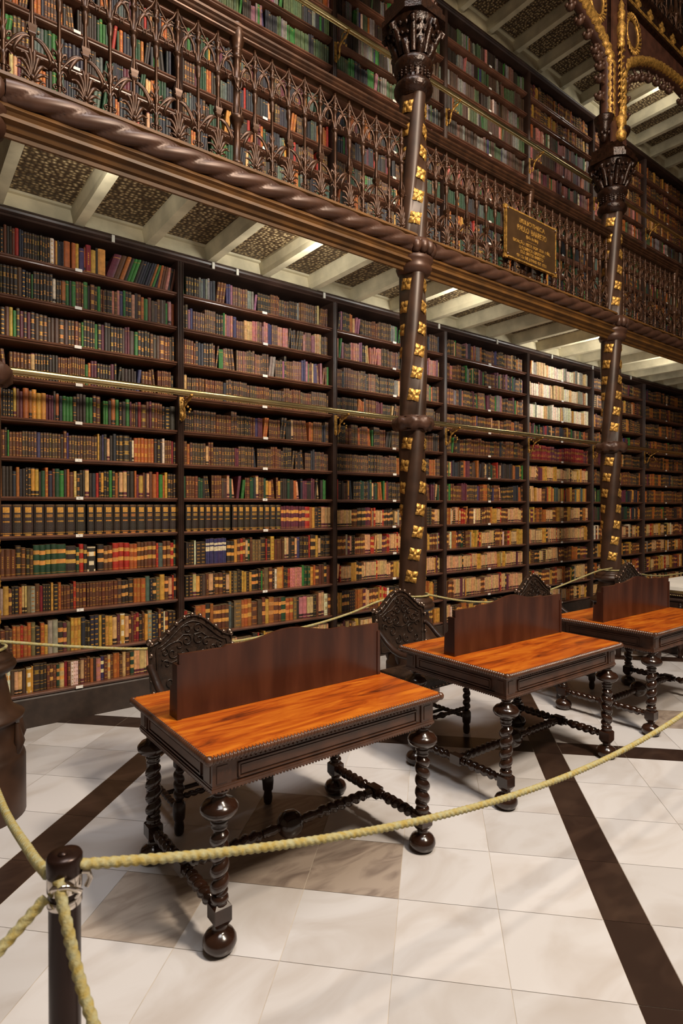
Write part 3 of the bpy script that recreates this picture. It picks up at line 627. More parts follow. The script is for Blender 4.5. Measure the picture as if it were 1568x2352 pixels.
def post_mesh():
    b=MB(); b.lathe([(.035,-.04),(.035,.02),(.045,.03),(.045,.045),(.028,.055),(.026,.30),(.034,.31),(.036,.335),(.05,.34),(.052,.37),(.04,.385),(.026,.39),(.026,.60),(.036,.62),(.042,.635),(.034,.65),(.026,.66),(.026,.78),(.034,.79),(.04,.80),(.032,.812),(.038,.84),(.044,.85),(.036,.862),(.05,.90),(.056,.93),(.056,1.005),(.048,1.02),(.05,1.03),(.03,1.05),(.0,1.055)],seg=14)
    for a in range(8): x,y=.034*math.cos(a*PI/4),.034*math.sin(a*PI/4); b.tube([(x,y,.385),(x*1.1,y*1.1,.42),(x*.9,y*.9,.455)],[.007,.005,.001],5)
    for s in (1,-1): b.tube([(s*.03,-.02,.645),(s*.022,-.036,.58),(0,-.042,.55)],.005,6)
    return b.mesh('post',M['iron'])
BA,BB,BT,BP=bal_major(),bal_minor(),tracery(),post_mesh()
def railing(x0,x1,zb,label,group):
    t=thing('gallery_railing',label,'railing',(x0,YC,zb),group); L=x1-x0; n=round(L/.14625); st=L/n
    b=MB(); b.prism([(-.045,-.005),(-.045,.02),(-.03,.03),(.03,.03),(.045,.02),(.045,-.005)],.1,L-.1,'yz'); b.build('base_rail',M['iron'],t)
    b=MB(); b.prism([(-.03,.925),(-.045,.935),(-.045,.945),(-.035,.955),(-.05,.965),(-.055,.975),(-.045,.985),(-.06,.995),(-.062,1.01),(-.045,1.022),(.045,1.022),(.062,1.01),(.05,.965),(.03,.925)],.1,L-.1,'yz'); b.build('handrail',M['iron'],t)
    mid=n//2
    for i in range(1,n):
        x=st*i
        if i==mid: put('post',BP,t,(x,0,0)); put('tracery',BT,t,(x,0,0)); continue
        q=put('baluster',BA if (i-mid)%2 else BB,t,(x,0,.025))
        put('tracery',BT,q,(0,0,-.0))
    return t
railing(COLX[0],COLX[1],4.2,'nearest carved bronze railing of the gallery, large acanthus balusters','carved railings of the first gallery')
railing(COLX[1],COLX[2],4.2,'carved bronze gallery railing that carries the brass plaque','carved railings of the first gallery')
railing(COLX[2],COLX[3],4.2,'distant carved bronze railing beyond the farther twisted column','carved railings of the first gallery')
railing(COLX[2],COLX[3],8.5,'carved railing of the highest gallery above the gilt rosette band','carved railings of the second gallery')
# plaque -------------------------------------------------------------------------
t=thing('plaque','dark bronze plaque with gilt lettering and corner studs hung on the railing','sign',(5.445,3.782,4.578))
b=MB(); b.box(-.435,.435,-.012,.012,-.245,.245); 
for sx in (1,-1): b.box(sx*.3-.02,sx*.3+.02,.01,.075,.1,.2); b.box(sx*.3-.012,sx*.3+.012,.01,.09,-.24,-.2)
b.build('plate',M['plaque'],t)
b=MB()
for x0,x1,z0,z1 in ((-.448,-.432,-.22,.22),(.432,.448,-.22,.22),(-.42,.42,-.258,-.243),(-.42,.42,.243,.258)): b.box(x0,x1,-.015,.014,z0,z1)
for sx in (1,-1):
    for sz in (1,-1): b.box(sx*.44-.025,sx*.44+.025,-.012,.013,sz*.25-.02,sz*.25+.02)
b.build('border',M['gold'],t)
for sx in (1,-1):
    for sz in (1,-1): b=MB(); b.ball(sx*.425,-.018,sz*.232,.013,10); b.build('stud',M['stud'],t)
for s,size,z,sx in (('BIBLIOTHECA',.066,.145,1.12),('PAULO  BARRETO',.080,.062,.80),('(João do Rio)',.046,.010,.85),('DOAÇÃO  FEITA  POR  SUA  MÃE,',.043,-.073,1.02),('D. FLORENCIA  CRISTOVAM',.046,-.124,.78),('DOS  SANTOS  BARRETO',.046,-.168,.78),('EM  23  DE  JUNHO  DE  1921',.042,-.218,.98)):
    put('lettering',text_mesh(s,size,M['gold'],.002,.0016,'lettering',sx),t,(0,-.014,z))
b=MB(); b.box(-.09,.09,-.015,-.012,-.022,-.018); b.build('dividing_line',M['gold'],t)
# ---------------------------------------------------------------- columns
def rosette_mesh():
    b=MB(); n=12; rows=[]
    for i in range(n+1):
        r=[]
        for j in range(n+1):
            u,v=-1+2*i/n,-1+2*j/n; q=math.hypot(u,v); th=math.atan2(v,u)
            lobe=abs(math.sin(2*th)); edge=.86+.14*lobe if q>.8 else 1
            h=.004+.013*lobe**.6*math.sin(min(1,q/1.25)*PI)+(.016*max(0,1-(q/.27)**2))-.004*abs(math.cos(6*th))*(q>.4)
            r.append((u*.041*edge,v*.041*edge,h))
        rows.append(r)
    b.grid(rows,False,True)
    e=.036; b.box(-e,e,-e,e,-.006,.004)
    return b.mesh('gilt_rosette',M['gold'])
RM=rosette_mesh()
PSI=lambda z: math.radians(-51+80*(z-1.12))
def shaft(b,z0,z1,r=.128):
    n=int((z1-z0)/.025); rows=[]
    for i in range(n+1):
        z=z0+(z1-z0)*i/n; ring=[]
        for j in range(48):
            a=2*PI*j/48+PSI(z); d=((a-PSI(z)+PI/3)%(2*PI/3))-PI/3
            q=.094/math.cos(d)+.004 if abs(d)<.52 else r*(1-.07*(1-math.cos(3*(abs(d)-PI/3))))
            ring.append((q*math.sin(a),-q*math.cos(a),z))
        rows.append(ring)
    b.grid(rows,True,True,True)
def column_proto():
    t=thing('column','','column')
    b=MB(); b.lathe([(.245,0),(.245,.32),(.238,.34),(.228,.36),(.228,.40),(.212,.42),(.212,.53),(.235,.545),(.24,.565),(.20,.59),(.175,.62),(.16,.70),(.142,.79),(.145,.80),(.175,.812),(.19,.825),(.2,.845),(.195,.865),(.175,.872),(.182,.885),(.178,.90),(.158,.91),(.148,.925),(.135,.94)],seg=32)
    for a in range(8):
        an=a*PI/4+.2; x,y=.215*math.cos(an),.215*math.sin(an); b.tube([(x,y,.35),(x*1.08,y*1.08,.42),(x*1.02,y*1.02,.52)],[.02,.03,.014],8)
    b.build('base',M['column'],t)
    b=MB(); shaft(b,.93,3.88); shaft(b,4.05,5.47); b.build('shaft',M['column'],t)
    b=MB(); rows=[]
    for i in range(97):
        a=2*PI*i/96; ring=[]
        for j in range(10):
            ph=2*PI*j/10; rr=.052*(1+.16*math.sin(8*a+1.5*ph)+.07*math.sin(24*a+3*ph)); q=.138+rr*math.cos(ph); ring.append((q*math.cos(a),q*math.sin(a),2.5+rr*math.sin(ph)*1.15))
        rows.append(ring)
    b.grid(rows); b.lathe([(.12,2.43),(.135,2.44),(.12,2.45)],seg=24); b.lathe([(.12,2.55),(.135,2.56),(.12,2.57)],seg=24); b.build('leafy_collar',M['rope_iron'],t)
    b=MB()
    for i in range(14):
        a=2*PI*i/14; b.ball(.15*math.cos(a),.15*math.sin(a)-.02,4.06,.05,10,.062)
    b.lathe([(.11,3.84),(.15,3.86),(.165,3.90),(.15,3.93),(.17,3.95),(.175,3.98),(.15,4.0),(.16,4.10),(.15,4.14),(.11,4.15)],0,-.01,0,24)
    b.build('knot_collar',M['rope_iron'],t)
    b=MB(); b.lathe([(.11,5.44),(.15,5.46),(.172,5.49),(.178,5.52),(.168,5.55),(.14,5.57),(.135,5.60),(.145,5.66),(.17,5.68),(.182,5.71),(.175,5.745),(.15,5.76),(.135,5.79),(.15,5.84),(.178,5.92),(.21,5.99),(.235,6.05),(.235,6.07)],seg=28)
    for a in range(20):
        an=a*2*PI/20
        for zz in (5.60,5.625,5.65): b.ball(.145*math.cos(an),.145*math.sin(an),zz,.012,6)
    for a in range(8):
        an=a*PI/4; c,s=math.cos(an),math.sin(an)
        b.tube([(.14*c,.14*s,5.78),(.165*c,.165*s,5.86),(.20*c,.20*s,5.95),(.25*c,.25*s,6.02),(.265*c,.265*s,5.99),(.25*c,.25*s,5.96)],[.028,.032,.03,.03,.026,.016],8)
        an+=PI/8; c,s=math.cos(an),math.sin(an)
        b.tube([(.14*c,.14*s,5.77),(.17*c,.17*s,5.82),(.20*c,.20*s,5.87),(.19*c,.19*s,5.84)],[.03,.034,.03,.014],8)
    for a in range(24):
        an=a*PI/12; c,s=math.cos(an),math.sin(an)
        for rr,zz,q in ((.165,5.84,.018),(.195,5.92,.018),(.225,5.985,.02)): b.ball(rr*c,rr*s,zz+.01*(a%2),q,6)
    b.build('capital',M['capital'],t)
    b=MB(); k=.25; ch=.10
    oc=[(-k+ch,-k),(k-ch,-k),(k,-k+ch),(k,k-ch),(k-ch,k),(-k+ch,k),(-k,k-ch),(-k,-k+ch)]
    b.prism(oc,6.06,6.11,'xy'); b.prism([(x*.9,y*.9) for x,y in oc],6.11,6.17,'xy'); b.box(-.20,.20,-.17,.17,6.17,6.25)
    b.build('abacus',M['capital'],t)
    b=MB(); b.box(-.16,.16,-.075,.075,6.25,10.2); 
    for s in (1,-1): b.box(s*.16-.022,s*.16+.006,-.095,-.07,6.28,8.15)
    b.box(-.16,.16,-.095,-.07,8.12,8.2); b.build('pier',M['pier'],t)
    b=MB(); b.box(-.17,-.159,-.08,.08,6.25,10.2); b.box(.159,.17,-.08,.08,6.25,10.2); b.build('pier_side',M['capital'],t)
    # gilt ornament strip on the pier front
    b=MB(); R=random.Random(2); z=6.42
    b.lathe([(.02,6.34),(.06,6.36),(.07,6.42),(.03,6.5),(.06,6.55),(.075,6.62),(.03,6.66),(.012,6.74)],0,-.105,0,10)
    for s in (1,-1): spiral(b,s*.03,6.38,.03,5,s,-.11,.012)
    b.tube([(0,-.105,6.7),(0,-.11,7.1),(0,-.105,7.5)],.014,8)
    for i in range(9):
        zz=6.75+i*.085
        for s in (1,-1): leaf(b,[(0,-.105,zz),(s*.02,-.125,zz+.05),(s*(.05+.01*(i%3)),-.12,zz+.07),(s*.055,-.10,zz+.045)],.016,.6)
    b.lathe([(.03,7.5),(.05,7.53),(.04,7.6),(.055,7.68),(.06,7.76),(.035,7.82),(.045,7.87),(.05,7.93),(.03,7.98),(.04,8.02),(.01,8.1)],0,-.105,0,12)
    for i in range(5):
        for s in (1,-1): b.ball(s*.04,-.11,7.56+.1*i,.02,8)
    b.build('gilt_ornament',M['gold'],t)
    # corbels carrying the arches
    for s in (1,-1):
        b=MB(); b.lathe([(.0,6.30),(.03,6.32),(.055,6.38),(.05,6.43),(.075,6.46),(.07,6.49),(.1,6.53),(.12,6.57),(.12,6.60),(.09,6.61)],s*.20,0,0,14)
        for a in range(8): an=a*PI/4; b.ball(s*.20+.055*math.cos(an),.055*math.sin(an),6.40,.026,6)
        b.build('corbel',M['capital'],t)
    for z0,n in ((1.12,7),(2.75,6),(4.33,6)):
        for i in range(n):
            z=z0+.2*i
            if z>2.4 and z<2.6 or z>5.4: continue
            for k in range(3):
                a=PSI(z)+k*2*PI/3; nrm=Vector((math.sin(a),-math.cos(a),0)); tz=Vector((0,0,1)); tx=tz.cross(nrm)
                g=put('rosette',RM,t); mt=Matrix((tx,tz,nrm)).transposed().to_4x4(); mt=mt@Matrix.Rotation(-.18,4,'Z')@Matrix.Scale(1.3,4); mt.translation=nrm*.100+Vector((0,0,z)); g.matrix_local=mt
    return t
cp=column_proto(); cp.location=(COLX[1],YC,0); cp['label']='nearest full-height twisted bronze column studded with gilt rosettes'; cp['group']='twisted columns along the gallery'
dup(cp,(COLX[0],YC,0),'twisted bronze column at the frame edge, only its drum base and collar showing')
dup(cp,(COLX[2],YC,0),'second full twisted bronze column, farther away, carrying gilt arches on both sides')
# ---------------------------------------------------------------- gilt arches of the upper storey
def arch(x0,x1,label):
    t=thing('gallery_arch',label,'arch',((x0+x1)/2,YC,0),'pointed gilt arches between the column piers'); H=(x1-x0)/2-.14
    K=[(0,6.60),(0,6.9),(0,7.22),(.04,7.36),(.16,7.48),(.40,7.62),(.72,7.75),(1.05,7.83),(1.35,7.87),(H,7.89)]
    def pt(s,q,off=0):   # q 0..1 along half arch
        u=q*(len(K)-1); i=min(int(u),len(K)-2); f=u-i
        x=K[i][0]*(1-f)+K[i+1][0]*f; z=K[i][1]*(1-f)+K[i+1][1]*f
        dx=K[i+1][0]-K[i][0]; dz=K[i+1][1]-K[i][1]; l=math.hypot(dx,dz)
        nx,nz=dz/l,-dx/l
        return (s*(-H+x+nx*off),z+nz*off)
    for s in (1,-1):
        b=MB(); n=70
        pts=[pt(s,i/n,-.0) for i in range(n+1)]
        b.tube([(x,-.045,z) for x,z in pts],.058,12,rad=lambda i,ph,L:1+.18*math.sin(L*60+2*ph)); b.build('gilt_band',M['gold'],t)
        b=MB(); b.tube([(x,0,z) for x,z in [pt(s,i/n,-.055) for i in range(n+1)]],.035,8,1.8); b.tube([(x,0,z) for x,z in [pt(s,i/n,.05) for i in range(n+1)]],.022,8,2.5); b.build('arch_moulding',M['pier'],t)
        ou=[pt(s,i/30,-.05) for i in range(9,31)]+[(0,8.22),(-s*H,8.22)]
        b=MB(); b.prism(ou,-.015,.03,'xz'); b.build('spandrel',M['pier'],t)
        b=MB(); cx=-s*(H-.30); 
        ring=[(cx+.15*math.cos(a*2*PI/32),-.03,7.93+.19*math.sin(a*2*PI/32)) for a in range(33)]
        b.tube(ring,.018,8)
        for a in range(26):
            an=a*2*PI/26; c,s2=math.cos(an),math.sin(an); leaf(b,[(cx+.16*c,-.03,7.93+.2*s2),(cx+.19*c,-.045,7.93+.235*s2),(cx+.215*math.cos(an+.15),-.04,7.93+.265*math.sin(an+.15))],.016,.6)
        b.build('oculus_ring',M['gold'],t)
        b=MB(); b.lathe([(.001,-.05),(.05,-.048),(.10,-.038),(.14,-.018)],cx,0,7.93,24,axis='y'); b.v=[(x,y,7.93+(z-7.93)*1.25) for x,y,z in b.v]; b.build('oculus_panel',M['rope_iron'],t)
        for i in range(12):
            x,z=pt(s,.08+.91*i/12,.07); x2,z2=pt(s,.08+.91*i/12,.18)
            b=MB(); b.tube([(x,0,z),((x+x2)/2+.02,0,(z+z2)/2),(x2,0,z2)],[.02,.016,.024],8); b.ball(x2,0,z2,.052,8,.045)
            for a in range(5): an=a*2*PI/5; b.ball(x2+.045*math.cos(an),.045*math.sin(an),z2+.02,.026,6)
            b.build('pendant',M['rope_iron'],t)
arch(COLX[1],COLX[2],'gilt arch between the two twisted columns, its right half showing')
arch(COLX[2],COLX[3],'gilt arch springing right from the farther column pier')
b=MB(); b.prism([(3.86,8.20),(3.80,8.21),(3.79,8.24),(3.81,8.26),(3.81,8.44),(3.77,8.46),(3.76,8.49),(3.80,8.52),(4.05,8.52),(4.05,8.20)],XL-.6,XE,'yz'); struct(b.build('trim_6',M['capital']))
b=MB(); b.prism([(3.79,8.235),(3.775,8.245),(3.775,8.255),(3.79,8.262)],COLX[1],XE,'yz'); struct(b.build('trim_7',M['gold']))
g=thing('rosette_band','row of diamond-set gilt rosettes on the dark beam under the highest gallery','ornament',(COLX[2],3.80,8.35))
for i in range(16):
    r=put('rosette',RM,g,(.45+.335*i-1.0 if False else .17+.335*i,0,0)); r.rotation_euler=(PI/2,PI/4,0); r.scale=(1.6,1.6,1.2)
# ---------------------------------------------------------------- tables
TW,TD,TH=1.285,.895,.803
def table_proto():
    t=thing('reading_table','','table')
    b=MB(); b.box(.02,TW-.02,.02,TD-.02,-.028,-.004); b.box(.008,TW-.008,.008,TD-.008,-.006,0); o=b.build('tabletop',M['top'],t,(0,0,TH))
    b=MB()
    def edge(p0,p1,r,z,n,lob,pitch,fl=1.0):
        pts=[(p0[0]+(p1[0]-p0[0])*i/n,p0[1]+(p1[1]-p0[1])*i/n,z) for i in range(n+1)]
        b.tube(pts,r,10,fl,rad=lambda i,ph,L:1.12-.42*abs(math.cos(PI*L/pitch+lob*ph*.5))**3)
    c=[(.012,.012),(TW-.012,.012),(TW-.012,TD-.012),(.012,TD-.012)]
    for i in range(4): 
        p,q=c[i],c[(i+1)%4]; L=math.hypot(p[0]-q[0],p[1]-q[1]); edge(p,q,.0165,TH-.017,int(L/.0028),1,.0165)
    for x,y in c: b.ball(x,y,TH-.016,.02,10)
    b.build('rope_edge',M['frame'],t)
    # apron
    a0,a1,y0,y1=.045,TW-.045,.045,TD-.045; zt,zb=TH-.028,TH-.155
    b=MB(); b.box(a0,a1,y0,y0+.02,zb,zt); b.box(a0,a1,y1-.02,y1,zb,zt); b.box(a0,a0+.02,y0,y1,zb,zt); b.box(a1-.02,a1,y0,y1,zb,zt)
    m=.012
    b.box(a0-m,a1+m,y0-m,y1+m,zt-.012,zt); b.box(a0-m*.6,a1+m*.6,y0-m*.6,y1+m*.6,zt-.02,zt-.012)
    for (u0,u1,v0,v1) in ((a0-m,a1+m,y0-m,y0),(a0-m,a1+m,y1,y1+m),(a0-m,a0,y0,y1),(a1,a1+m,y0,y1)):
        b.box(u0,u1,v0,v1,zb,zb+.012); b.box(u0+.003,u1-.003,v0+.003,v1-.003 if v1-v0>.02 else v1,zb+.012,zb+.02)
    # small drop fringe
    n=int((a1-a0)/.016)
    for i in range(n):
        x=a0+(i+.5)*(a1-a0)/n; b.ball(x,y0-m+.004,zb-.002,.0062,6)
    n=int((y1-y0)/.016)
    for i in range(n):
        y=y0+(i+.5)*(y1-y0)/n; b.ball(a0-m+.004,y,zb-.002,.0062,6)
    # bead row below the top on the long front
    n=44
    for i in range(n): b.ball(a0+.12+(a1-a0-.24)*i/(n-1),y0-.004,zt-.027,.004,6)
    b.build('apron',M['frame'],t)
    # raised corner blocks and panels
    for x in (a0,a1):
        for y in (y0,y1):
            b=MB(); sx=1 if x==a0 else -1; sy=1 if y==y0 else -1; x0,x1=sorted((x-sx*.007,x+sx*.075)); v0,v1=sorted((y-sy*.007,y+sy*.075))
            b.box(x0,x1,v0,v1,zb-.006,zt-.013)
            yy=y-sy*.010; v=sorted((yy,y)); b.box(x0+.018,x1-.018,v[0],v[1],zb+.03,zt-.03)
            xx=x-sx*.010; u=sorted((xx,x)); b.box(u[0],u[1],v0+.018,v1-.018,zb+.03,zt-.03)
            b.build('corner_block',M['frame'],t)
    def panel(axis,at,lo,hi,sgn):
        b=MB()
        def bx(l0,l1,z0,z1,d):
            v=sorted((at,at+sgn*d))
            if axis=='y': b.box(l0,l1,v[0],v[1],z0,z1)
            else: b.box(v[0],v[1],l0,l1,z0,z1)
        z0,z1=zb+.028,zt-.038
        bx(lo,hi,z0,z0+.007,.007);bx(lo,hi,z1-.007,z1,.007);bx(lo,lo+.007,z0,z1,.007);bx(hi-.007,hi,z0,z1,.007)
        bx(lo+.014,hi-.014,z0+.013,z1-.013,.004)
        b.build('apron_panel',M['frame'],t)
    panel('y',y0,a0+.105,a1-.105,-1);panel('y',y1,a0+.105,a1-.105,1);panel('x',a0,y0+.105,y1-.105,-1);panel('x',a1,y0+.105,y1-.105,1)
    LX=(.042,1.205);LY=(.046,.785)
    lx=[.085,TW-.075]; ly=[.075,TD-.08]
    for x in lx:
        for y in ly:
            b=MB(); b.lathe([(.045,zb-.004),(.045,zb-.012),(.03,zb-.02),(.024,zb-.035),(.034,zb-.042),(.036,zb-.05),(.06,zb-.058),(.074,zb-.075),(.076,zb-.088),(.066,zb-.105),(.04,zb-.118),(.028,zb-.123),(.034,zb-.130),(.036,zb-.138),(.028,zb-.146),(.033,zb-.153),(.033,zb-.160),(.026,zb-.168)],x,y,0,24)
            b.twist((x,y,zb-.162),(x,y,.212),.0305,.0085,.062,20,14,1 if x==lx[0] else -1)
            b.lathe([(.027,.222),(.034,.215),(.036,.205),(.03,.197),(.034,.19)],x,y,0,20)
            k=.036; cc=.010; oc=[(x-k,y-k),(x+k,y-k),(x+k,y+k),(x-k,y+k)]
            def sq(s,z): return [(x+s*u,y+s*v,z) for u,v in ((-1,-1),(1,-1),(1,1),(-1,1))]
            b.grid([sq(.020,.198),sq(.036,.182),sq(.036,.125),sq(.024,.103)],True,False,True)
            b.lathe([(.022,.106),(.027,.098),(.024,.088),(.034,.082),(.055,.070),(.066,.052),(.068,.035),(.060,.015),(.048,.003),(.04,0)],x,y,0,22)
            b.build('leg',M['carved'],t)
    zs=.155; ym=(ly[0]+ly[1])/2
    for x in lx:
        b=MB()
        for s in (-1,1):
            ye=ly[0] if s<0 else ly[1]
            b.lathe([(.018,0),(.024,.004),(.018,.018),(.024,.027),(.018,.036)],x,ye-s*.036,zs,12,axis='y') if s<0 else b.lathe([(.018,-.036),(.024,-.027),(.018,-.018),(.024,-.008),(.018,0)],x,ye-s*.036,zs,12,axis='y')
            b.twist((x,ye-s*.07,zs),(x,ym+s*.075,zs),.0215,.0085,.050,12,9,s)
            b.lathe([(.018,-.014),(.025,-.007),(.02,0),(.025,.007),(.018,.014)],x,ym+s*.055,zs,12,axis='y')
        b.box(x-.026,x+.026,ym-.04,ym+.04,zs-.028,zs+.028)
        b.build('side_stretcher',M['carved'],t)
    b=MB(); xm=(lx[0]+lx[1])/2
    for s in (-1,1):
        xe=lx[0] if s<0 else lx[1]
        b.lathe([(.018,-.03),(.024,-.022),(.018,-.014),(.025,-.006),(.02,.002),(.025,.010),(.018,.02)],xe-s*.05,ym,zs,12,axis='x')
        b.twist((xe-s*.07,ym,zs),(xm+s*.16,ym,zs),.0215,.0085,.050,12,9,s)
        b.lathe([(.018,-.05),(.024,-.042),(.018,-.034),(.024,-.026),(.022,-.01),(.026,.01),(.02,.03),(.018,.05)],xm+s*.11,ym,zs,12,axis='x')
    b.lathe([(.022,-.062),(.045,-.052),(.062,-.03),(.066,0),(.062,.03),(.045,.052),(.022,.062)],xm,ym,zs,18,axis='x')
    b.build('centre_stretcher',M['carved'],t)
    # upright privacy board
    xa,xb=.075,TW-.045; xc=(xa+xb)/2; n=60; top=[]; hw=(xb-xa)/2
    for i in range(n+1):
        x=xa+(xb-xa)*i/n; u=abs(x-xc)
        if u>hw-.215: z=.289
        elif u>.27: z=.301-.004*math.sin((hw-.215-u)/(hw-.485)*PI/2)
        else: z=.297+.038*(.5+.5*math.cos(PI*u/.27))
        top.append((x,TH+z))
        if abs(u-(hw-.215))<.011 and 0: pass
    b=MB(); b.prism([(xa,TH+.001)]+top+[(xb,TH+.001)],.455,.477,'xz'); b.build('upright_board',M['board'],t)
    for x in (xa-.012,xb-.008):
        b=MB(); o=[(.450,TH+.001),(.450,TH+.245),(.505,TH+.245),(.51,TH+.238),(.505,TH+.228),(.505,TH+.16),(.512,TH+.145),(.53,TH+.135),(.535,TH+.12),(.54,TH+.001)]
        b.prism(o,x,x+.02,'yz'); b.build('end_bracket',M['board'],t)
    return t
tp=table_proto(); tp.location=(.9306,2.045,0)
tp['label']='carved reading table with glossy orange top, nearest and largest of the three'; tp['group']='carved reading tables in a row'
dup(tp,(2.739,2.045,0),'carved reading table with orange top, middle of the three in the row')
dup(tp,(4.522,2.045,0),'carved reading table with orange top, farthest of the three, cut by the frame')
# ---------------------------------------------------------------- leather armchairs
def chair_proto():
    t=thing('armchair','','chair')   # origin under the seat centre, facing -y
    W2,FY,BY=.272,-.225,.22
    back=[(-.262,.60),(-.268,.90),(-.262,.925)]
    for i in range(1,20):
        u=-1+2*i/20; z=.925+.15*(1-abs(u))**1.0*0
        v=abs(u); z=.925+.15*(math.cos(PI*v)*.5+.5)**.85
        back.append((u*.262,z))
    back+=[(.262,.925),(.268,.90),(.262,.60)]
    b=MB(); b.prism(back,BY-.02,BY+.022,'xz'); 
    b.v=[(x,y+(z-.6)*.09,z) for x,y,z in b.v]; b.build('backrest',M['leather'],t)
    # raised border and embossed scrolls
    b=MB(); S=lambda x,z,d=.004:(x,BY-.02-d+(z-.6)*.09,z)
    inn=[(x*.86,.60+(z-.60)*.90+.01) for x,z in back]
    b.tube([S(x,z) for x,z in inn+[inn[0]]],.0045,6)
    out=[(x*.985,z-.004) for x,z in back[1:-1]]
    b.tube([S(x,z,.003) for x,z in out],.007,6)
    def sp(cx,cz,r,turn,a0):
        pts=[S(cx+r*(1-.8*i/16)*math.cos(a0+turn*i/16),cz+r*(1-.8*i/16)*math.sin(a0+turn*i/16)) for i in range(17)]; b.tube(pts,.0035,5)
    for s in (1,-1):
        for cx,cz,r,tn,a0 in ((.035,.99,.032,7,0),(.04,.925,.036,7,2),(.09,.90,.03,6,1),(.13,.86,.036,7,3),(.06,.84,.04,7,2),(.17,.80,.03,6,0),(.10,.76,.045,7,1),(.045,.69,.04,7,2),(.15,.69,.035,6,4),(.18,.87,.024,6,2)):
            sp(s*cx,cz,r,s*tn,a0 if s>0 else PI-a0)
        b.tube([S(s*.01,.955),S(s*.06,.962),S(s*.10,.93),S(s*.15,.915),S(s*.20,.885)],.0035,5)
        b.tube([S(s*.0,.79),S(s*.05,.80),S(s*.09,.82),S(s*.14,.805),S(s*.2,.83)],.0035,5)
    b.build('embossing',M['leather'],t)
    # studs round the edge
    b=MB(); pts=[(-.262,.64),(-.264,.72),(-.266,.79),(-.268,.86)]+[back[i] for i in range(2,len(back)-2,2)]+[(.268,.86),(.266,.79),(.264,.72),(.262,.64)]
    b.ball(0,0,0,.0145,10); SM_=b.mesh('brass_stud',M['stud'])
    for x,z in pts: put('brass_stud',SM_,t,(x*.985,BY-.028+(z-.6)*.09,z+.004))
    for s in (1,-1): q=put('brass_stud',SM_,t,(s*.262,BY-.0+.03,.938)); q.scale=(1.5,1.5,1.5)
    # back posts, seat, arms
    for s in (1,-1):
        b=MB(); x=s*.262; b.box(x-.022,x+.022,BY-.02,BY+.025,0,.62); b.v=[(px,py+max(0,(.45-pz))*.0,pz) for px,py,pz in b.v]
        b.build('back_leg',M['dark'],t)
        b=MB(); x=s*W2
        b.lathe([(.016,0),(.024,.01),(.027,.04),(.022,.075),(.03,.085),(.034,.13),(.033,.165),(.024,.18)],x,FY,0,14)
        b.twist((x,FY,.18),(x,FY,.36),.021,.009,.05,12,9,s)
        b.lathe([(.02,.36),(.03,.37),(.03,.47),(.02,.48)],x,FY,0,12)
        b.twist((x,FY,.48),(x,FY,.61),.017,.007,.05,12,9,s)
        b.lathe([(.018,.60),(.026,.615),(.02,.63)],x,FY,0,12)
        b.build('front_leg',M['dark'],t)
        b=MB(); arm=[(x,BY,.80),(x,BY-.06,.775),(x,BY-.14,.715),(x,BY-.22,.672),(x,BY-.30,.655),(x,FY-.02,.66),(x,FY-.06,.655),(x,FY-.075,.635)]
        b.tube(arm,[.022,.024,.026,.027,.028,.03,.03,.02],10,.8,up=(0,0,1)); b.build('arm',M['dark'],t)
    b=MB(); o=[(-.28,-.235),(.28,-.235),(.27,.21),(-.27,.21)]; b.prism(o,.415,.47,'xy')
    b.grid([[(x*(1-.12*k),y*(1-.12*k),.47+.016*math.sin(k*PI/2)) for x,y in o] for k in (0,.3,.6,1)],True,True,True); b.build('seat',M['leather'],t)
    for i in range(15): q=put('brass_stud',SM_,t,(-.26+.52*i/14,-.235,.43)); q.scale=(.7,.7,.7)
    b=MB(); b.twist((-W2+.02,FY,.20),(-.05,FY,.20),.012,.006,.04,8,8); b.twist((W2-.02,FY,.20),(.05,FY,.20),.012,.006,.04,8,8,-1); b.ball(0,FY,.20,.03,10,.022); b.lathe([(.012,-.06),(.02,0),(.012,.06)],0,FY,.2,8,axis='x')
    for s in (1,-1): b.twist((s*W2,FY+.02,.13),(s*.262,BY,.13),.013,.006,.045,8,8,s)
    b.tube([(-.262,0,.13),(0,0,.13),(.262,0,.13)],.013,8); b.build('stretcher',M['dark'],t)
    return t
ch=chair_proto(); ch.location=(1.476,3.225,0); ch['label']='dark embossed leather armchair with brass studs behind the nearest table'; ch['group']='leather armchairs behind the tables'
dup(ch,(3.235,3.225,0),'dark leather armchair standing between the nearest and middle tables, back and seat showing')
dup(ch,(5.04,3.225,0),'dark leather armchair behind the middle table, only its arched crest showing')
dup(ch,(6.94,3.225,0),'dark leather armchair behind the farthest table, crest beside the farther column base')
# display case at the far right
t=thing('display_case','low dark display case with a white top beside the farthest table','cabinet',(7.35,2.9,0))
b=MB(); b.box(0,1.2,0,.6,0,.70); b.box(-.02,1.22,-.02,.62,.70,.72); b.box(-.02,1.22,-.02,.62,.0,.1); b.build('body',M['dark'],t)
b=MB(); b.box(-.03,1.23,-.03,.63,.76,.80); b.build('top_slab',M['white'],t)
b=MB(); b.box(0,1.2,0,.6,.72,.76)
for i in range(60): b.ball(i*.02,-.02,.70,.008,6)
for i in range(30): b.ball(-.02,i*.02,.70,.008,6)
b.build('beaded_moulding',M['brass'],t)
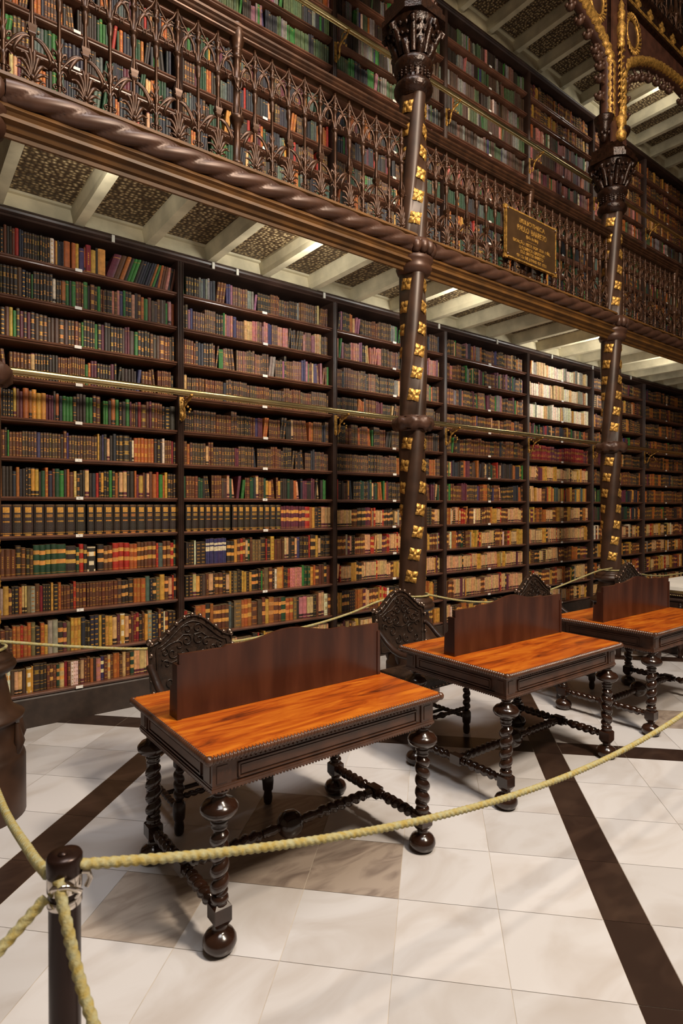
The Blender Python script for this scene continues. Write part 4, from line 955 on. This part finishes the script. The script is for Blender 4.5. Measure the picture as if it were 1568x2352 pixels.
# ---------------------------------------------------------------- ropes and stanchion
def cat_pts(fn,n): return [fn(i/n) for i in range(n+1)]
def cord(b,pts,r,pitch=None,str_=3):
    pitch=pitch or r*5.5
    b.tube(pts,r,12,rad=lambda i,ph,L:  .74+.30*abs(math.cos(1.5*(ph-2*PI*L/(pitch*1.0)/1.0))) )
def resample(pts,step):
    pts=[Vector(p) for p in pts]; 
    # Catmull-Rom
    out=[]
    P=[pts[0]*2-pts[1]]+pts+[pts[-1]*2-pts[-2]]
    for i in range(1,len(P)-2):
        a,b_,c,d=P[i-1:i+3]; n=max(2,int((c-b_).length/step))
        for k in range(n):
            t=k/n; out.append(.5*((2*b_)+(c-a)*t+(2*a-5*b_+4*c-d)*t*t+(3*b_-a-3*c+d)*t**3))
    out.append(pts[-1]); return out
def rope(pts,r,label,step=None):
    b=MB(); cord(b,resample(pts,step or r*.7),r)
    return tag(b.build('barrier_rope',M['cord']),label,'rope','yellow barrier ropes')
PX,PY=.262,1.315
rope([(PX+.02+(4.7-PX)*i/16,1.30,.67+.34*(((PX+.02+(4.7-PX)*i/16)-2.5)/2.22)**2) for i in range(17)],.0115,'yellow twisted barrier rope sagging right in front of the carved tables',.004)
rope([(PX-.01,PY+.02,.985),(.262,1.60,.905),(.272,2.15,.80),(.285,2.8,.80),(.33,3.62,.925)],.0115,'yellow twisted barrier rope running back from the stanchion to the frame-edge column',.004)
rope([(PX+.0,PY-.03,.995),(.268,1.25,.93),(.29,1.19,.80),(.335,1.05,.64),(.42,.75,.50),(.5,.3,.45)],.0115,'yellow barrier rope hanging down in front of the black stanchion',.004)
rope([(PX-.02,PY-.01,.955),(.16,1.30,.890),(.02,1.27,.80),(-.4,1.2,.66)],.0115,'yellow barrier rope leaving the stanchion toward the lower left corner',.004)
yb=3.77
rope([(.46,yb-.02,1.0),(.885,yb,.903),(1.35,yb,.824),(1.93,yb,.791),(2.526,yb,.819),(2.953,yb,.872),(3.30,yb,.945),(3.655,yb+.02,.955)],.0095,'yellow rope strung between the two left column bases behind the nearest armchair',.01)
rope([(3.90,yb+.02,.94),(4.334,yb,.845),(4.841,yb,.785),(5.4,yb,.785),(5.859,yb,.831),(6.391,yb,.908),(6.80,yb,.965),(7.17,yb+.02,.975)],.0095,'yellow rope strung from the nearest column to the farther column',.01)
rope([(7.42,yb+.02,.95),(8.1,yb,.82),(8.783,yb,.779),(9.4,yb,.80),(10.6,yb,.95)],.0095,'yellow rope leaving the farther column toward the dark corner',.012)
for x,l in ((COLX[0],'frame-edge'),(COLX[1],'nearest'),(COLX[2],'farther')):
    b=MB(); cord(b,[(x+.146*math.cos(a*2*PI/40),YC+.146*math.sin(a*2*PI/40),.945) for a in range(41)],.0095)
    tag(b.build('rope_loop',M['cord']),'loop of yellow rope tied round the base of the %s column'%l,'rope','rope loops on the column bases')
t=thing('stanchion','black barrier stanchion with chrome cap, blurred in the left foreground','stanchion',(PX+.018,PY,0))
b=MB(); b.lathe([(.17,0),(.17,.012),(.15,.02),(.034,.03),(.031,.04),(.031,.975)],seg=32); b.build('pole',M['post'],t)
b=MB(); b.lathe([(.033,.955),(.034,.957),(.034,.999),(.031,1.003)],seg=32); b.lathe([(.033,.925),(.034,.927),(.034,.94),(.033,.942)],seg=32); b.build('collar',M['chrome'],t)
b=MB(); b.lathe([(.033,.985),(.035,.99),(.035,1.022),(.032,1.028),(.010,1.029),(.0,1.029)],seg=32); b.ball(-.004,-.004,1.029,.010,12,.006); b.build('cap',M['post'],t)
b=MB(); b.tube([(-.03,-.02,.97),(-.03,-.038,.985),(-.005,-.05,.985),(.02,-.045,.965),(.015,-.035,.95)],.0055,8)
b.tube([(.028,-.02,.99),(.042,-.02,.985),(.046,-.02,.97),(.038,-.02,.955)],.0055,8); b.build('hook',M['chrome'],t)
# ---------------------------------------------------------------- strip lamps tucked behind the gallery edge
def lamp(x,z,L,power,label,y=4.02):
    t=thing('strip_lamp',label,'lamp',(x,y,z),'strip lamps hidden behind the gallery edge')
    b=MB(); b.lathe([(.013,-L/2),(.013,L/2)],0,0,0,12,axis='x'); b.build('tube',M['tube'],t)
    b=MB(); b.box(-L/2-.02,L/2+.02,-.03,-.012,-.03,.03); b.build('casing',M['casing'],t)
    d=bpy.data.lights.new('lamp_glow','AREA'); d.shape='RECTANGLE'; d.size=L; d.size_y=.05; d.energy=power; d.color=(1,.97,.90)
    o=bpy.data.objects.new('lamp_glow',d); sc.collection.objects.link(o); o.parent=t; o.location=(0,.02,0)
    o.rotation_euler=Vector((0,.9,.25)).to_track_quat('-Z','X').to_euler()
for i,(x,p) in enumerate(((1.1,8),(2.9,26),(4.9,24),(7.75,34),(9.6,20))):
    lamp(x,3.99,1.0,p,'bright strip lamp behind the gallery edge lighting the beams, %s along'%NUM[i])
for i,(x,p) in enumerate(((9.4,16),)):
    lamp(x,8.12,1.0,p,'bright strip lamp under the highest gallery beyond the farther column')
